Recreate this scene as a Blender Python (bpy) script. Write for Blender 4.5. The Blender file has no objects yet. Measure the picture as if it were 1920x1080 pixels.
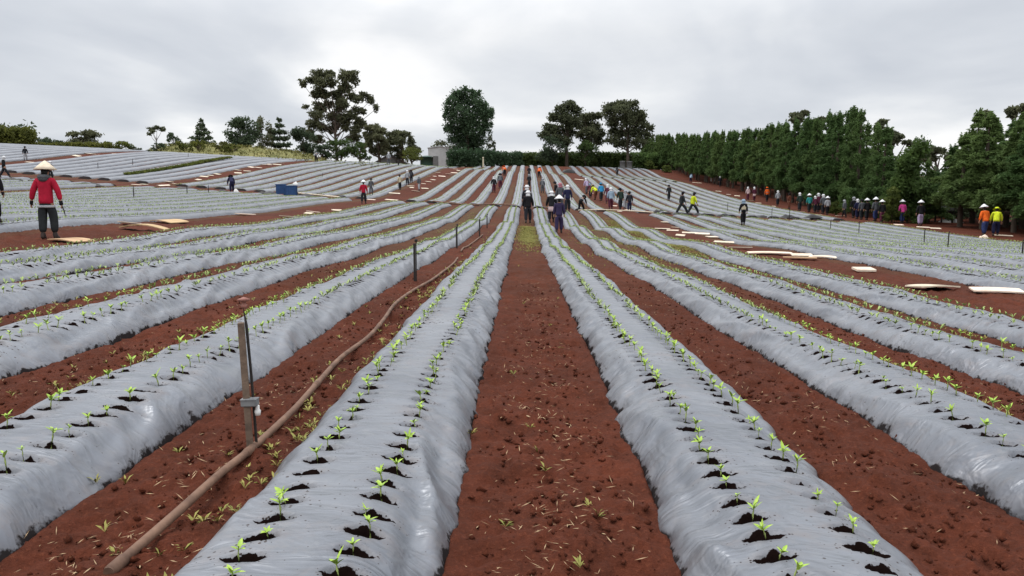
import bpy, math, random
import numpy as np
from mathutils import Vector, Matrix
R = math.radians
sc = bpy.context.scene
col = sc.collection
random.seed(7)
rng = np.random.default_rng(11)

# ------------------------------------------------------------------ camera
CAMZ = 1.45
F_PX, CX, CY, HOR, VPX = 1423.0, 960.0, 540.0, 365.0, 987.0     # in 1920 x 1080 pixels
PITCH = math.atan((CY - HOR) / F_PX)
YAW = math.atan((VPX - CX) * math.cos(PITCH) / F_PX)
cam_d = bpy.data.cameras.new('camera'); cam = bpy.data.objects.new('camera', cam_d); col.objects.link(cam)
cam.location = (0, 0, CAMZ); cam.rotation_euler = (R(90) - PITCH, 0, YAW)
cam_d.sensor_width = 36.0; cam_d.lens = F_PX / 1920 * 36.0
cam_d.clip_start = 0.05; cam_d.clip_end = 6000
sc.camera = cam

# ------------------------------------------------------------------ sky and sun
SUN_EL, SUN_AZ = R(66), R(-60)          # azimuth from +Y towards +X
w = bpy.data.worlds.new("World"); sc.world = w; w.use_nodes = True
nt = w.node_tree; nt.nodes.clear()
def N(tree, typ, **kw):
    n = tree.nodes.new(typ)
    for k_, v_ in kw.items(): setattr(n, k_, v_)
    return n
def mth(tree, op, a, b=None, c=None, clamp=False):
    n = tree.nodes.new('ShaderNodeMath'); n.operation = op; n.use_clamp = clamp
    for i, v in enumerate((a, b, c)):
        if v is None: continue
        if hasattr(v, 'links') or hasattr(v, 'is_linked'): tree.links.new(v, n.inputs[i])
        else: n.inputs[i].default_value = v
    return n.outputs[0]
def mixc(tree, fac, a, b, blend='MIX'):
    n = tree.nodes.new('ShaderNodeMix'); n.data_type = 'RGBA'; n.blend_type = blend
    for sock, v in ((n.inputs[0], fac), (n.inputs[6], a), (n.inputs[7], b)):
        if hasattr(v, 'is_linked'): tree.links.new(v, sock)
        elif isinstance(v, (int, float)): sock.default_value = v
        else: sock.default_value = (v[0], v[1], v[2], 1)
    return n.outputs[2]
def ramp(tree, fac, stops):
    n = tree.nodes.new('ShaderNodeValToRGB'); e = n.color_ramp.elements
    while len(e) > 1: e.remove(e[-1])
    e[0].position = stops[0][0]; e[0].color = (*stops[0][1], 1)
    for p, c in stops[1:]:
        q = e.new(p); q.color = (*c, 1)
    tree.links.new(fac, n.inputs[0]); return n.outputs[0]
out = N(nt, 'ShaderNodeOutputWorld'); bg = N(nt, 'ShaderNodeBackground'); bg.inputs[1].default_value = 0.1
sky = N(nt, 'ShaderNodeTexSky', sky_type='NISHITA', sun_disc=False, sun_elevation=SUN_EL, sun_rotation=SUN_AZ)
tc = N(nt, 'ShaderNodeTexCoord'); sx = N(nt, 'ShaderNodeSeparateXYZ'); nt.links.new(tc.outputs['Generated'], sx.inputs[0])
zz = mth(nt, 'ADD', mth(nt, 'MAXIMUM', sx.outputs[2], 0.0), 0.24)
cb = N(nt, 'ShaderNodeCombineXYZ')
nt.links.new(mth(nt, 'DIVIDE', sx.outputs[0], zz), cb.inputs[0]); nt.links.new(mth(nt, 'DIVIDE', sx.outputs[1], zz), cb.inputs[1])
def noise(tree, vec, scale, detail=4, rough=.55, dist=0.0):
    n = N(tree, 'ShaderNodeTexNoise'); n.inputs['Scale'].default_value = scale; n.inputs['Detail'].default_value = detail
    n.inputs['Roughness'].default_value = rough; n.inputs['Distortion'].default_value = dist
    if vec is not None: tree.links.new(vec, n.inputs['Vector'])
    return n.outputs[0]
n1 = noise(nt, cb.outputs[0], 0.75, 5, .46, .7); n2 = noise(nt, cb.outputs[0], 2.1, 5, .55, .2)
nn = mth(nt, 'ADD', mth(nt, 'MULTIPLY', n1, .84), mth(nt, 'MULTIPLY', n2, .16))
CLOUD = 1.0
cl = ramp(nt, nn, [(.37, (6.2, 6.55, 7.15)), (.45, (7.2, 7.5, 8.0)), (.51, (8.5, 8.7, 9.0)), (.57, (10.3, 10.3, 10.35))])
zen = mth(nt, 'ADD', 1.0, mth(nt, 'MULTIPLY', mth(nt, 'MAXIMUM', mth(nt, 'SUBTRACT', sx.outputs[2], .20), 0.0), 2.6))     # an overcast sky is brighter overhead
zc_ = N(nt, 'ShaderNodeVectorMath', operation='SCALE'); nt.links.new(cl, zc_.inputs[0]); nt.links.new(zen, zc_.inputs['Scale'])
skm = mixc(nt, .95, sky.outputs[0], zc_.outputs[0])
nt.links.new(skm, bg.inputs[0]); nt.links.new(bg.outputs[0], out.inputs[0])
sd = bpy.data.lights.new('sun', 'SUN'); sun = bpy.data.objects.new('sun', sd); col.objects.link(sun)
sd.energy = 1.3; sd.angle = R(14); sd.color = (1, .96, .9)
sdir = Vector((math.sin(SUN_AZ) * math.cos(SUN_EL), math.cos(SUN_AZ) * math.cos(SUN_EL), math.sin(SUN_EL)))
sun.rotation_euler = sdir.to_track_quat('Z', 'Y').to_euler(); sun.location = (0, 0, 60)
vs = sc.view_settings; vs.view_transform = 'Standard'; vs.look = 'None'; vs.exposure = 0.0; vs.gamma = 1.0

# ------------------------------------------------------------------ terrain heights (surveyed spots x, y, z below the eye)
SPOTS = "-100.0,10.0,2.50;-100.0,50.0,4.20;-100.0,97.0,7.60;-100.0,109.0,7.48;-100.0,137.0,6.60;-100.0,197.0,3.60;-70.0,101.0,6.85;-70.0,113.0,6.73;-70.0,141.0,5.85;-70.0,201.0,2.85;-60.0,10.0,1.20;-53.4,77.0,3.49;-53.4,88.4,4.73;-53.4,93.0,5.17;-53.4,108.0,6.15;-50.7,94.0,4.62;-50.7,73.0,2.40;-50.7,81.4,3.14;-50.7,103.0,5.50;-50.0,104.0,5.90;-50.0,116.0,5.78;-50.0,144.0,4.90;-50.0,204.0,1.90;-33.5,48.1,0.34;-33.5,61.9,0.78;-33.5,71.6,1.65;-33.5,81.5,2.38;-33.5,92.2,3.71;-33.5,105.7,4.54;-30.8,81.8,1.73;-30.8,44.1,-0.09;-30.8,50.2,0.10;-30.8,59.9,0.35;-30.8,68.8,0.57;-30.8,95.8,3.37;-30.8,114.0,4.58;-30.0,8.0,-0.30;-30.0,117.0,5.55;-30.0,129.0,5.43;-30.0,157.0,4.55;-30.0,217.0,1.55;-22.0,128.0,5.65;-22.0,140.0,5.53;-22.0,168.0,4.65;-22.0,228.0,1.65;-13.6,19.4,-0.97;-13.6,22.3,-0.92;-13.6,28.0,-0.94;-13.6,36.0,-0.93;-13.6,42.6,-0.83;-13.6,52.8,-0.48;-13.6,67.7,-0.14;-13.6,79.8,0.94;-13.6,92.9,2.12;-13.6,128.5,4.26;-13.6,157.6,6.20;-13.0,5.0,-1.00;-13.0,150.0,6.15;-13.0,162.0,6.03;-13.0,190.0,5.15;-13.0,250.0,2.15;-10.2,14.5,-1.32;-10.2,19.6,-1.30;-10.2,28.6,-1.31;-10.2,67.4,-0.69;-10.2,73.5,-0.68;-10.2,93.4,0.93;-10.2,118.5,2.86;-10.2,151.6,4.75;-9.3,13.1,-1.26;-9.3,25.9,-1.31;-9.3,39.7,-1.19;-9.3,59.6,-0.70;-9.3,71.4,-0.67;-9.3,87.3,0.48;-9.3,107.7,2.38;-9.3,140.1,4.35;-7.5,10.6,-1.25;-7.5,14.2,-1.26;-7.5,20.8,-1.32;-7.5,27.4,-1.38;-7.5,39.8,-1.28;-7.5,59.6,-0.85;-7.5,67.5,-0.78;-7.5,81.6,0.00;-7.5,100.0,1.38;-7.5,137.5,4.17;-7.5,12.1,-1.29;-6.0,1.0,-1.30;-5.7,8.0,-1.31;-5.7,9.2,-1.31;-5.7,11.6,-1.39;-5.7,15.8,-1.41;-5.7,21.0,-1.43;-5.7,30.2,-1.41;-5.7,42.1,-1.38;-5.7,59.1,-0.90;-5.7,64.0,-0.87;-5.7,84.5,0.00;-5.7,100.3,1.39;-5.7,135.6,3.96;-3.9,6.6,-1.37;-3.9,34.6,-1.52;-3.9,184.8,7.13;-3.9,5.4,-1.34;-3.9,8.8,-1.32;-3.9,10.6,-1.36;-3.9,12.6,-1.35;-3.9,15.3,-1.34;-3.9,21.3,-1.37;-3.9,26.5,-1.48;-3.9,44.5,-1.36;-3.9,57.0,-0.99;-3.9,83.9,0.29;-3.9,123.3,3.66;-3.9,7.6,-1.36;-3.9,64.3,-0.74;-2.1,2.8,-1.45;-2.1,3.3,-1.44;-2.1,3.7,-1.38;-2.1,4.3,-1.42;-2.1,5.4,-1.39;-2.1,7.7,-1.43;-2.1,9.5,-1.40;-2.1,11.1,-1.41;-2.1,13.8,-1.45;-2.1,21.0,-1.47;-2.1,31.0,-1.51;-2.1,38.3,-1.49;-2.1,53.7,-0.97;-2.1,59.7,-0.87;-2.1,86.1,0.48;-2.1,134.5,3.92;-2.1,168.8,6.51;-1.0,170.0,6.75;-1.0,182.0,6.63;-1.0,210.0,5.75;-1.0,270.0,2.75;0.0,0.0,-1.42;1.5,3.0,-1.54;1.5,3.4,-1.53;1.5,4.2,-1.58;1.5,5.0,-1.53;1.5,7.5,-1.59;1.5,9.1,-1.63;1.5,11.2,-1.63;1.5,15.7,-1.71;1.5,24.7,-1.99;1.5,30.7,-2.05;1.5,44.5,-2.17;1.5,62.6,-1.39;2.4,3.5,-1.52;2.4,4.2,-1.49;2.4,4.9,-1.53;2.4,5.7,-1.51;2.4,7.3,-1.53;2.4,8.6,-1.52;2.4,10.7,-1.55;2.4,14.7,-1.59;2.4,22.0,-1.79;2.4,34.3,-1.96;2.4,46.2,-1.77;3.0,0.0,-1.60;4.2,6.3,-1.71;4.2,8.2,-1.74;4.2,10.1,-1.79;4.2,12.0,-1.76;4.2,15.2,-1.78;4.2,24.9,-1.91;4.2,27.1,-1.81;4.2,36.4,-1.93;4.2,50.9,-1.77;4.2,61.4,-1.49;4.2,103.4,1.64;4.2,139.7,3.66;6.0,9.1,-1.82;6.0,10.2,-1.84;6.0,12.0,-1.85;6.0,14.7,-1.89;6.0,17.2,-1.92;6.0,21.9,-2.06;6.0,30.1,-1.99;6.0,35.0,-2.19;6.0,45.1,-2.03;6.0,61.0,-1.52;6.0,66.2,-1.38;6.0,86.6,0.18;6.0,110.7,1.76;6.0,141.0,3.79;6.9,10.6,-1.87;6.9,13.1,-1.88;6.9,16.4,-1.94;6.9,21.9,-1.95;6.9,31.7,-2.04;6.9,60.2,-1.63;8.0,0.0,-1.80;9.6,14.6,-1.88;9.6,16.5,-1.89;9.6,21.6,-1.90;9.6,27.7,-1.98;9.6,40.2,-2.01;9.6,54.6,-1.43;9.6,58.3,-1.37;9.6,69.2,-1.15;9.6,124.0,2.99;10.0,172.0,6.20;10.0,184.0,6.08;10.0,212.0,5.20;10.0,272.0,2.20;20.0,5.0,-2.20;20.0,180.0,6.10;20.0,192.0,5.98;20.0,220.0,5.10;20.0,280.0,2.10;26.7,194.8,6.15;26.7,41.4,-2.72;26.7,51.1,-2.51;26.7,64.8,-2.38;26.7,78.0,-1.87;26.7,92.6,-1.24;26.7,121.9,1.28;26.7,150.5,2.96;30.0,195.0,6.30;30.0,207.0,6.18;30.0,235.0,5.30;30.0,295.0,2.30;33.0,51.0,-2.70;33.0,61.6,-2.33;33.0,77.6,-1.87;33.0,92.7,-1.28;33.0,115.2,-0.08;33.0,152.2,2.62;40.0,5.0,-2.60;60.0,30.0,-2.60;60.0,80.0,-2.00;60.0,150.0,2.00;60.0,220.0,5.00"
PT = np.array([[float(v) for v in q.split(',')] for q in SPOTS.split(';')])
def tps(P, lam):
    S = np.array([.5, 1.]); A = P[:, :2] * S; n = len(A)
    r = np.linalg.norm(A[:, None] - A[None], axis=2)
    K = np.where(r > 0, r ** 2 * np.log(r + 1e-9), 0); Q = np.c_[np.ones(n), A]
    M = np.block([[K + np.diag(lam), Q], [Q.T, np.zeros((3, 3))]])
    wt = np.linalg.solve(M, np.r_[P[:, 2], 0, 0, 0])
    def f(x, y):
        sh = x.shape; B = np.c_[x.ravel(), y.ravel()] * S; o = np.empty(len(B))
        for i in range(0, len(B), 4000):
            rr = np.linalg.norm(B[i:i + 4000, None] - A[None], axis=2)
            o[i:i + 4000] = np.where(rr > 0, rr ** 2 * np.log(rr + 1e-9), 0) @ wt[:n] + wt[n] + B[i:i + 4000] @ wt[n + 1:]
        return o.reshape(sh)
    return f
GX = np.arange(-130, 81, 1.5); GY = np.arange(-10, 281, 1.5)
_gx, _gy = np.meshgrid(GX, GY, indexing='ij')
LAM = np.where(PT[:, 1] < 46, 4, np.interp(PT[:, 1], [46, 62], [4, 400])); LAM = np.where(PT[:, 1] > 176, 150, LAM)
GZ = np.clip(tps(PT, LAM)(_gx, _gy), -6, 9) + CAMZ
def terrain(x, y):
    x = np.asarray(x, float); y = np.asarray(y, float)
    fx = np.clip((x - GX[0]) / 1.5, 0, len(GX) - 1.001); fy = np.clip((y - GY[0]) / 1.5, 0, len(GY) - 1.001)
    i = fx.astype(int); j = fy.astype(int); a = fx - i; b = fy - j
    a = a * 1.0; b = b * 1.0
    return (GZ[i, j] * (1 - a) * (1 - b) + GZ[i + 1, j] * a * (1 - b) + GZ[i, j + 1] * (1 - a) * b + GZ[i + 1, j + 1] * a * b)
def tz(x, y): return float(terrain(x, y))
FW = np.array([-math.sin(YAW) * math.cos(PITCH), math.cos(YAW) * math.cos(PITCH), -math.sin(PITCH)])
RT = np.array([math.cos(YAW), math.sin(YAW), 0.0]); UP = np.cross(RT, FW)
def ray(px, py): return F_PX * FW + (px - CX) * RT + (CY - py) * UP
def at(px, py):
    """where the sight line through a spot of the photograph meets the ground"""
    d = ray(px, py); d = d / d[1]; Y = np.concatenate([np.arange(1.2, 30, .02), np.arange(30, 260, .1)])
    below = CAMZ + d[2] * Y <= terrain(d[0] * Y, Y)
    k = int(np.argmax(below)) if below.any() else int(np.argmin(CAMZ + d[2] * Y - terrain(d[0] * Y, Y)))
    y = float(Y[k]); return Vector((d[0] * y, y, tz(d[0] * y, y)))
def atY(px, py, Y):
    d = ray(px, py); d = d / d[1]; return Vector((d[0] * Y, Y, CAMZ + d[2] * Y))
def depth(p): return float(np.dot(np.array(p) - np.array((0, 0, CAMZ)), FW))
def project(p):
    v = np.array(p) - np.array((0, 0, CAMZ)); z = v @ FW
    return CX + F_PX * (v @ RT) / z, CY - F_PX * (v @ UP) / z

# ------------------------------------------------------------------ helpers
def hash2(i, j, s):
    h = (i.astype(np.int64) * 374761393 + j.astype(np.int64) * 668265263 + s * 1274126177) & 0x7fffffff
    h = ((h ^ (h >> 13)) * 1274126177) & 0x7fffffff
    return ((h ^ (h >> 16)) & 0xffff) / 65535.0
def vn(x, y, s=0):
    x = np.asarray(x, float); y = np.asarray(y, float)
    i = np.floor(x); j = np.floor(y); a = x - i; b = y - j; a = a * a * (3 - 2 * a); b = b * b * (3 - 2 * b)
    return (hash2(i, j, s) * (1 - a) * (1 - b) + hash2(i + 1, j, s) * a * (1 - b) + hash2(i, j + 1, s) * (1 - a) * b + hash2(i + 1, j + 1, s) * a * b) - .5
def fbm(x, y, s=0, o=4):
    t = 0; a = 1.0
    for k in range(o): t = t + vn(x * 2 ** k, y * 2 ** k, s + k * 17) * a; a *= .5
    return t
def mesh(name, V, F, mats, smooth=False, mi=None, parent=None, link=True):
    me = bpy.data.meshes.new(name); V = np.asarray(V, np.float32); F = np.asarray(F, np.int32)
    k = F.shape[1]; me.vertices.add(len(V)); me.vertices.foreach_set('co', V.ravel())
    me.loops.add(F.size); me.loops.foreach_set('vertex_index', F.ravel())
    me.polygons.add(len(F)); me.polygons.foreach_set('loop_start', np.arange(0, F.size, k, dtype=np.int32))
    me.polygons.foreach_set('loop_total', np.full(len(F), k, np.int32))
    if smooth: me.polygons.foreach_set('use_smooth', np.ones(len(F), bool))
    for m in (mats if isinstance(mats, (list, tuple)) else [mats]): me.materials.append(m)
    if mi is not None: me.polygons.foreach_set('material_index', np.asarray(mi, np.int32))
    me.update(calc_edges=True); me.validate()
    return link_obj(name, me, parent)
def link_obj(name, me, parent=None):
    o = bpy.data.objects.new(name, me); col.objects.link(o)
    if parent is not None: o.parent = parent
    return o
class MB:
    """collects shapes for one mesh"""
    def __init__(s): s.v = []; s.f = []; s.m = []; s.sm = []
    def add(s, V, F, mi=0, smooth=False):
        b = len(s.v); s.v += [tuple(q) for q in V]; s.f += [tuple(b + i for i in f) for f in F]
        s.m += [mi] * len(F); s.sm += [smooth] * len(F)
    def box(s, c, d, rot=None, mi=0, bev=0.0):
        x, y, z = d[0] / 2, d[1] / 2, d[2] / 2
        if bev > 0:
            bm = []
            for zz_ in (-1, 1):
                for (ix, iy) in ((-1, -1), (1, -1), (1, 1), (-1, 1)): bm.append((ix * (x - bev), iy * (y - bev), zz_ * z))
            for zz_ in (-1, 1):
                for (ix, iy) in ((-1, -1), (1, -1), (1, 1), (-1, 1)): bm.append((ix * x, iy * y, zz_ * (z - bev)))
            F = [(3, 2, 1, 0), (4, 5, 6, 7)]
            for i in range(4):
                j = (i + 1) % 4
                F += [(i, j, 8 + j, 8 + i), (8 + i, 8 + j, 12 + j, 12 + i), (12 + i, 12 + j, 4 + j, 4 + i)]
            V = bm
        else:
            V = [(-x, -y, -z), (x, -y, -z), (x, y, -z), (-x, y, -z), (-x, -y, z), (x, -y, z), (x, y, z), (-x, y, z)]
            F = [(3, 2, 1, 0), (4, 5, 6, 7), (0, 1, 5, 4), (1, 2, 6, 5), (2, 3, 7, 6), (3, 0, 4, 7)]
        Mx = rot if rot is not None else Matrix.Identity(3)
        s.add([Mx @ Vector(q) + Vector(c) for q in V], F, mi)
    def tube(s, pts, rad, n=8, mi=0, cap=True):
        pts = [Vector(p) for p in pts]; V = []; F = []
        if not hasattr(rad, '__len__'): rad = [rad] * len(pts)
        for i, p in enumerate(pts):
            t = (pts[min(i + 1, len(pts) - 1)] - pts[max(i - 1, 0)]).normalized()
            a = t.cross(Vector((0, 0, 1)));
            if a.length < .05: a = t.cross(Vector((0, 1, 0)))
            a.normalize(); b = t.cross(a)
            for k in range(n):
                q = 2 * math.pi * k / n; V.append(p + (a * math.cos(q) + b * math.sin(q)) * rad[i])
        for i in range(len(pts) - 1):
            for k in range(n): F.append((i * n + k, i * n + (k + 1) % n, (i + 1) * n + (k + 1) % n, (i + 1) * n + k))
        s.add(V, F, mi, True)
        if cap:
            s.add(V[:n], [tuple(range(n))], mi); s.add(V[-n:], [tuple(reversed(range(n)))], mi)
    def lathe(s, c, prof, n=16, mi=0, M=None, smooth=True):
        V = []; F = []; M = M or Matrix.Identity(3)
        for r_, z_ in prof:
            for k in range(n):
                q = 2 * math.pi * k / n; V.append(M @ Vector((r_ * math.cos(q), r_ * math.sin(q), z_)) + Vector(c))
        for i in range(len(prof) - 1):
            for k in range(n): F.append((i * n + k, i * n + (k + 1) % n, (i + 1) * n + (k + 1) % n, (i + 1) * n + k))
        s.add(V, F, mi, smooth)
    def ball(s, c, r_, n=10, mi=0):
        r_ = r_ if hasattr(r_, '__len__') else (r_, r_, r_); V = []; F = []; k = n // 2
        for i in range(k + 1):
            a = math.pi * (i + .001) / (k + .002)
            for j in range(n):
                b = 2 * math.pi * j / n
                V.append((c[0] + r_[0] * math.sin(a) * math.cos(b), c[1] + r_[1] * math.sin(a) * math.sin(b), c[2] + r_[2] * math.cos(a)))
        for i in range(k):
            for j in range(n): F.append((i * n + j, (i + 1) * n + j, (i + 1) * n + (j + 1) % n, i * n + (j + 1) % n))
        s.add(V, F, mi, True)
    def data(s, name, mats):
        me = bpy.data.meshes.new(name); me.from_pydata([tuple(v) for v in s.v], [], s.f)
        for m in (mats if isinstance(mats, (list, tuple)) else [mats]): me.materials.append(m)
        me.polygons.foreach_set('material_index', s.m); me.polygons.foreach_set('use_smooth', s.sm); me.update()
        return me
    def build(s, name, mats, parent=None): return link_obj(name, s.data(name, mats), parent)
def tag(o, label=None, cat=None, group=None, kind=None):
    if label: o['label'] = label
    if cat: o['category'] = cat
    if group: o['group'] = group
    if kind: o['kind'] = kind
    return o
def empty(name, loc, rz=0.0, s=1.0):
    o = bpy.data.objects.new(name, None); col.objects.link(o); o.location = loc; o.rotation_euler = (0, 0, rz); o.scale = (s, s, s)
    o.empty_display_size = .1
    return o
def copy_tree(o, kids, parent=None):
    c = o.copy(); col.objects.link(c); c.parent = parent
    for ch in kids: d = ch.copy(); col.objects.link(d); d.parent = c
    return c

# ------------------------------------------------------------------ materials
def pmat(name, c1, c2=None, scale=5.0, rough=.8, bump=0.0, bscale=None, spec=.3, detail=4, objrand=0.0, lo=.35, hi=.65, metal=0.0, coord='Object'):
    m = bpy.data.materials.new(name); m.use_nodes = True; t = m.node_tree; b = t.nodes['Principled BSDF']
    b.inputs['Roughness'].default_value = rough; b.inputs['Specular IOR Level'].default_value = spec; b.inputs['Metallic'].default_value = metal
    tcn = N(t, 'ShaderNodeTexCoord'); v = tcn.outputs[coord]
    c2 = c2 or tuple(q * .75 for q in c1)
    nz = noise(t, v, scale, detail, .6)
    c = ramp(t, nz, [(lo, c2), (hi, c1)])
    if objrand > 0:
        oi = N(t, 'ShaderNodeObjectInfo'); hs = N(t, 'ShaderNodeHueSaturation')
        t.links.new(c, hs.inputs['Color'])
        t.links.new(mth(t, 'ADD', mth(t, 'MULTIPLY', oi.outputs['Random'], objrand * 2), 1 - objrand), hs.inputs['Value'])
        t.links.new(mth(t, 'ADD', mth(t, 'MULTIPLY', oi.outputs['Random'], -.03), .515), hs.inputs['Hue'])
        c = hs.outputs[0]
    t.links.new(c, b.inputs['Base Color'])
    if bump > 0:
        bn = N(t, 'ShaderNodeBump'); bn.inputs['Strength'].default_value = bump; bn.inputs['Distance'].default_value = .02
        t.links.new(noise(t, v, bscale or scale * 6, 5, .65), bn.inputs['Height']); t.links.new(bn.outputs[0], b.inputs['Normal'])
    return m
def leafmat(name, c1, c2, objrand=.15, scale=.6):
    m = pmat(name, c1, c2, scale, .75, 0, None, .15, 3, objrand, .38, .62)
    t = m.node_tree; b = t.nodes['Principled BSDF']; o_ = t.nodes['Material Output']
    tr = N(t, 'ShaderNodeBsdfTranslucent'); mx = N(t, 'ShaderNodeMixShader'); mx.inputs[0].default_value = .44
    src = b.inputs['Base Color'].links[0].from_socket; t.links.new(src, tr.inputs[0])
    t.links.new(b.outputs[0], mx.inputs[1]); t.links.new(tr.outputs[0], mx.inputs[2]); t.links.new(mx.outputs[0], o_.inputs[0])
    return m
S_HOLE = 0.165
def soil_material():
    m = bpy.data.materials.new('red_soil'); m.use_nodes = True; t = m.node_tree; b = t.nodes['Principled BSDF']
    b.inputs['Roughness'].default_value = .95; b.inputs['Specular IOR Level'].default_value = .12
    v = N(t, 'ShaderNodeTexCoord').outputs['Object']
    big = noise(t, v, .35, 4, .6); mid = noise(t, v, 5, 5, .65); fine = noise(t, v, 45, 5, .7)
    c = ramp(t, big, [(.32, (.060, .0165, .0085)), (.68, (.102, .0265, .0130))])
    c = mixc(t, mth(t, 'MULTIPLY', ramp(t, mid, [(.40, (1, 1, 1)), (.58, (0, 0, 0))]), .55), c, (.050, .015, .008))
    c = mixc(t, mth(t, 'MULTIPLY', ramp(t, fine, [(.54, (0, 0, 0)), (.72, (1, 1, 1))]), .5), c, (.180, .056, .029))
    c = mixc(t, mth(t, 'MULTIPLY', ramp(t, fine, [(.30, (1, 1, 1)), (.45, (0, 0, 0))]), .6), c, (.035, .012, .008))
    af = N(t, 'ShaderNodeAttribute', attribute_name='litter_shade').outputs['Fac']  # dry weed brown, plus the painted shade of the outer furrow gaps
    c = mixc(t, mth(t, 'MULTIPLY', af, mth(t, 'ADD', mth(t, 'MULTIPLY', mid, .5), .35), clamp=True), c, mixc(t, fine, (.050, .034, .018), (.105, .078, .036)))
    t.links.new(c, b.inputs['Base Color'])
    bn = N(t, 'ShaderNodeBump'); bn.inputs['Strength'].default_value = .9; bn.inputs['Distance'].default_value = .03
    hh = mth(t, 'ADD', mth(t, 'MULTIPLY', fine, .5), noise(t, v, 14, 5, .65))
    t.links.new(hh, bn.inputs['Height']); t.links.new(bn.outputs[0], b.inputs['Normal'])
    return m
def plastic_material(holes):
    m = bpy.data.materials.new('grey_mulch_film' if holes else 'grey_mulch_film_far'); m.use_nodes = True; t = m.node_tree; b = t.nodes['Principled BSDF']
    v = N(t, 'ShaderNodeTexCoord').outputs['Object']
    a_e = N(t, 'ShaderNodeAttribute', attribute_name='edge').outputs['Fac']; a_b = N(t, 'ShaderNodeAttribute', attribute_name='flap').outputs['Fac']
    nb = noise(t, v, .9, 4, .6); nm = noise(t, v, 11, 5, .65); nf = noise(t, v, 70, 3, .6)
    c = ramp(t, nb, [(.3, (.128, .138, .158)), (.7, (.196, .206, .226))])
    c = mixc(t, mth(t, 'MULTIPLY', ramp(t, nm, [(.50, (0, 0, 0)), (.75, (1, 1, 1))]), .35), c, (.255, .255, .258))
    # soil dust near the foot of the film
    dust = mth(t, 'MULTIPLY', mth(t, 'SUBTRACT', mth(t, 'ADD', a_e, mth(t, 'MULTIPLY', nm, .5)), .98), 1.5, clamp=True)
    c = mixc(t, mth(t, 'MULTIPLY', dust, .55), c, (.13, .10, .095))
    mud = mth(t, 'MULTIPLY', mth(t, 'SUBTRACT', mth(t, 'ADD', mth(t, 'MULTIPLY', noise(t, v, 2.3, 5, .7), .8), mth(t, 'MULTIPLY', nm, .25)), .56), 5.0, clamp=True)
    c = mixc(t, mth(t, 'MULTIPLY', mud, .38), c, (.20, .155, .135))
    # dirt specks
    vo = N(t, 'ShaderNodeTexVoronoi'); vo.inputs['Scale'].default_value = 22; t.links.new(v, vo.inputs['Vector'])
    sp = mth(t, 'LESS_THAN', mth(t, 'ADD', vo.outputs['Distance'], mth(t, 'MULTIPLY', mth(t, 'SUBTRACT', .62, nb), 1.1)), .17)
    c = mixc(t, mth(t, 'MULTIPLY', sp, .85), c, (.03, .018, .014))
    uvn = N(t, 'ShaderNodeUVMap'); uvn.uv_map = 'film'
    su = N(t, 'ShaderNodeSeparateXYZ'); t.links.new(uvn.outputs[0], su.inputs[0]); u, vv = su.outputs[0], su.outputs[1]
    rough = .34
    if holes:
        nh = noise(t, v, 26, 3, .6); nl = noise(t, v, 3.1, 2, .5)
        off = mth(t, 'ADD', mth(t, 'MULTIPLY', mth(t, 'SUBTRACT', nh, .5), .7), mth(t, 'MULTIPLY', mth(t, 'SUBTRACT', nl, .5), 1.1))
        ds = []
        for u0, ph in ((-.185, .5), (.185, 0.0)):
            du = mth(t, 'DIVIDE', mth(t, 'SUBTRACT', u, u0), .076)
            fr = mth(t, 'SUBTRACT', mth(t, 'FRACT', mth(t, 'ADD', vv, ph + .5)), .5)
            dv = mth(t, 'DIVIDE', mth(t, 'MULTIPLY', fr, S_HOLE), .042)
            ds.append(mth(t, 'ADD', mth(t, 'POWER', mth(t, 'ABSOLUTE', du), 1.1), mth(t, 'POWER', mth(t, 'ABSOLUTE', dv), 1.2)))
        d = mth(t, 'ADD', mth(t, 'SUBTRACT', mth(t, 'MINIMUM', ds[0], ds[1]), 1.0), off)
        halo = mth(t, 'MULTIPLY', mth(t, 'SUBTRACT', 1.4, d), .16, clamp=True)
        c = mixc(t, mth(t, 'MULTIPLY', mth(t, 'MULTIPLY', halo, nm), 1.0), c, (.17, .115, .09))
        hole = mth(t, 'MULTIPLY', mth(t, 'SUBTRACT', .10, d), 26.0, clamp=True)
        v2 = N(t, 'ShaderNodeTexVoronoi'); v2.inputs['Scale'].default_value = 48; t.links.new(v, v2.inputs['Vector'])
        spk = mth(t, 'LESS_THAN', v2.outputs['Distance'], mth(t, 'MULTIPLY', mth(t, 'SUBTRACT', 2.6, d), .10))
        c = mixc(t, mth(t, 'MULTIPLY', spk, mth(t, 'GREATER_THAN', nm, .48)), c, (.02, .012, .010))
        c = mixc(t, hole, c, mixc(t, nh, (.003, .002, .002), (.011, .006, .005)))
    # torn black underside at the foot
    ed = mth(t, 'MULTIPLY', mth(t, 'SUBTRACT', mth(t, 'ADD', a_e, mth(t, 'MULTIPLY', mth(t, 'SUBTRACT', nm, .5),   .26)), .962), 40, clamp=True)
    ed = mth(t, 'MAXIMUM', ed, mth(t, 'MULTIPLY', mth(t, 'SUBTRACT', mth(t, 'ADD', a_b, mth(t, 'MULTIPLY', mth(t, 'SUBTRACT', nm, .5), .6)), .5), 8, clamp=True))
    c = mixc(t, ed, c, (.022, .019, .019))
    t.links.new(c, b.inputs['Base Color'])
    b.inputs['Specular IOR Level'].default_value = .45
    if holes: halo_r = mth(t, 'MULTIPLY', mth(t, 'SUBTRACT', 2.4, d), .35, clamp=True)
    keep = mth(t, 'SUBTRACT', 1.0, mth(t, 'MAXIMUM', ed, hole) if holes else ed)
    t.links.new(mth(t, 'MULTIPLY', keep, .42), b.inputs['Metallic']); t.links.new(mth(t, 'MULTIPLY', keep, .5), b.inputs['Specular IOR Level'])
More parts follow.
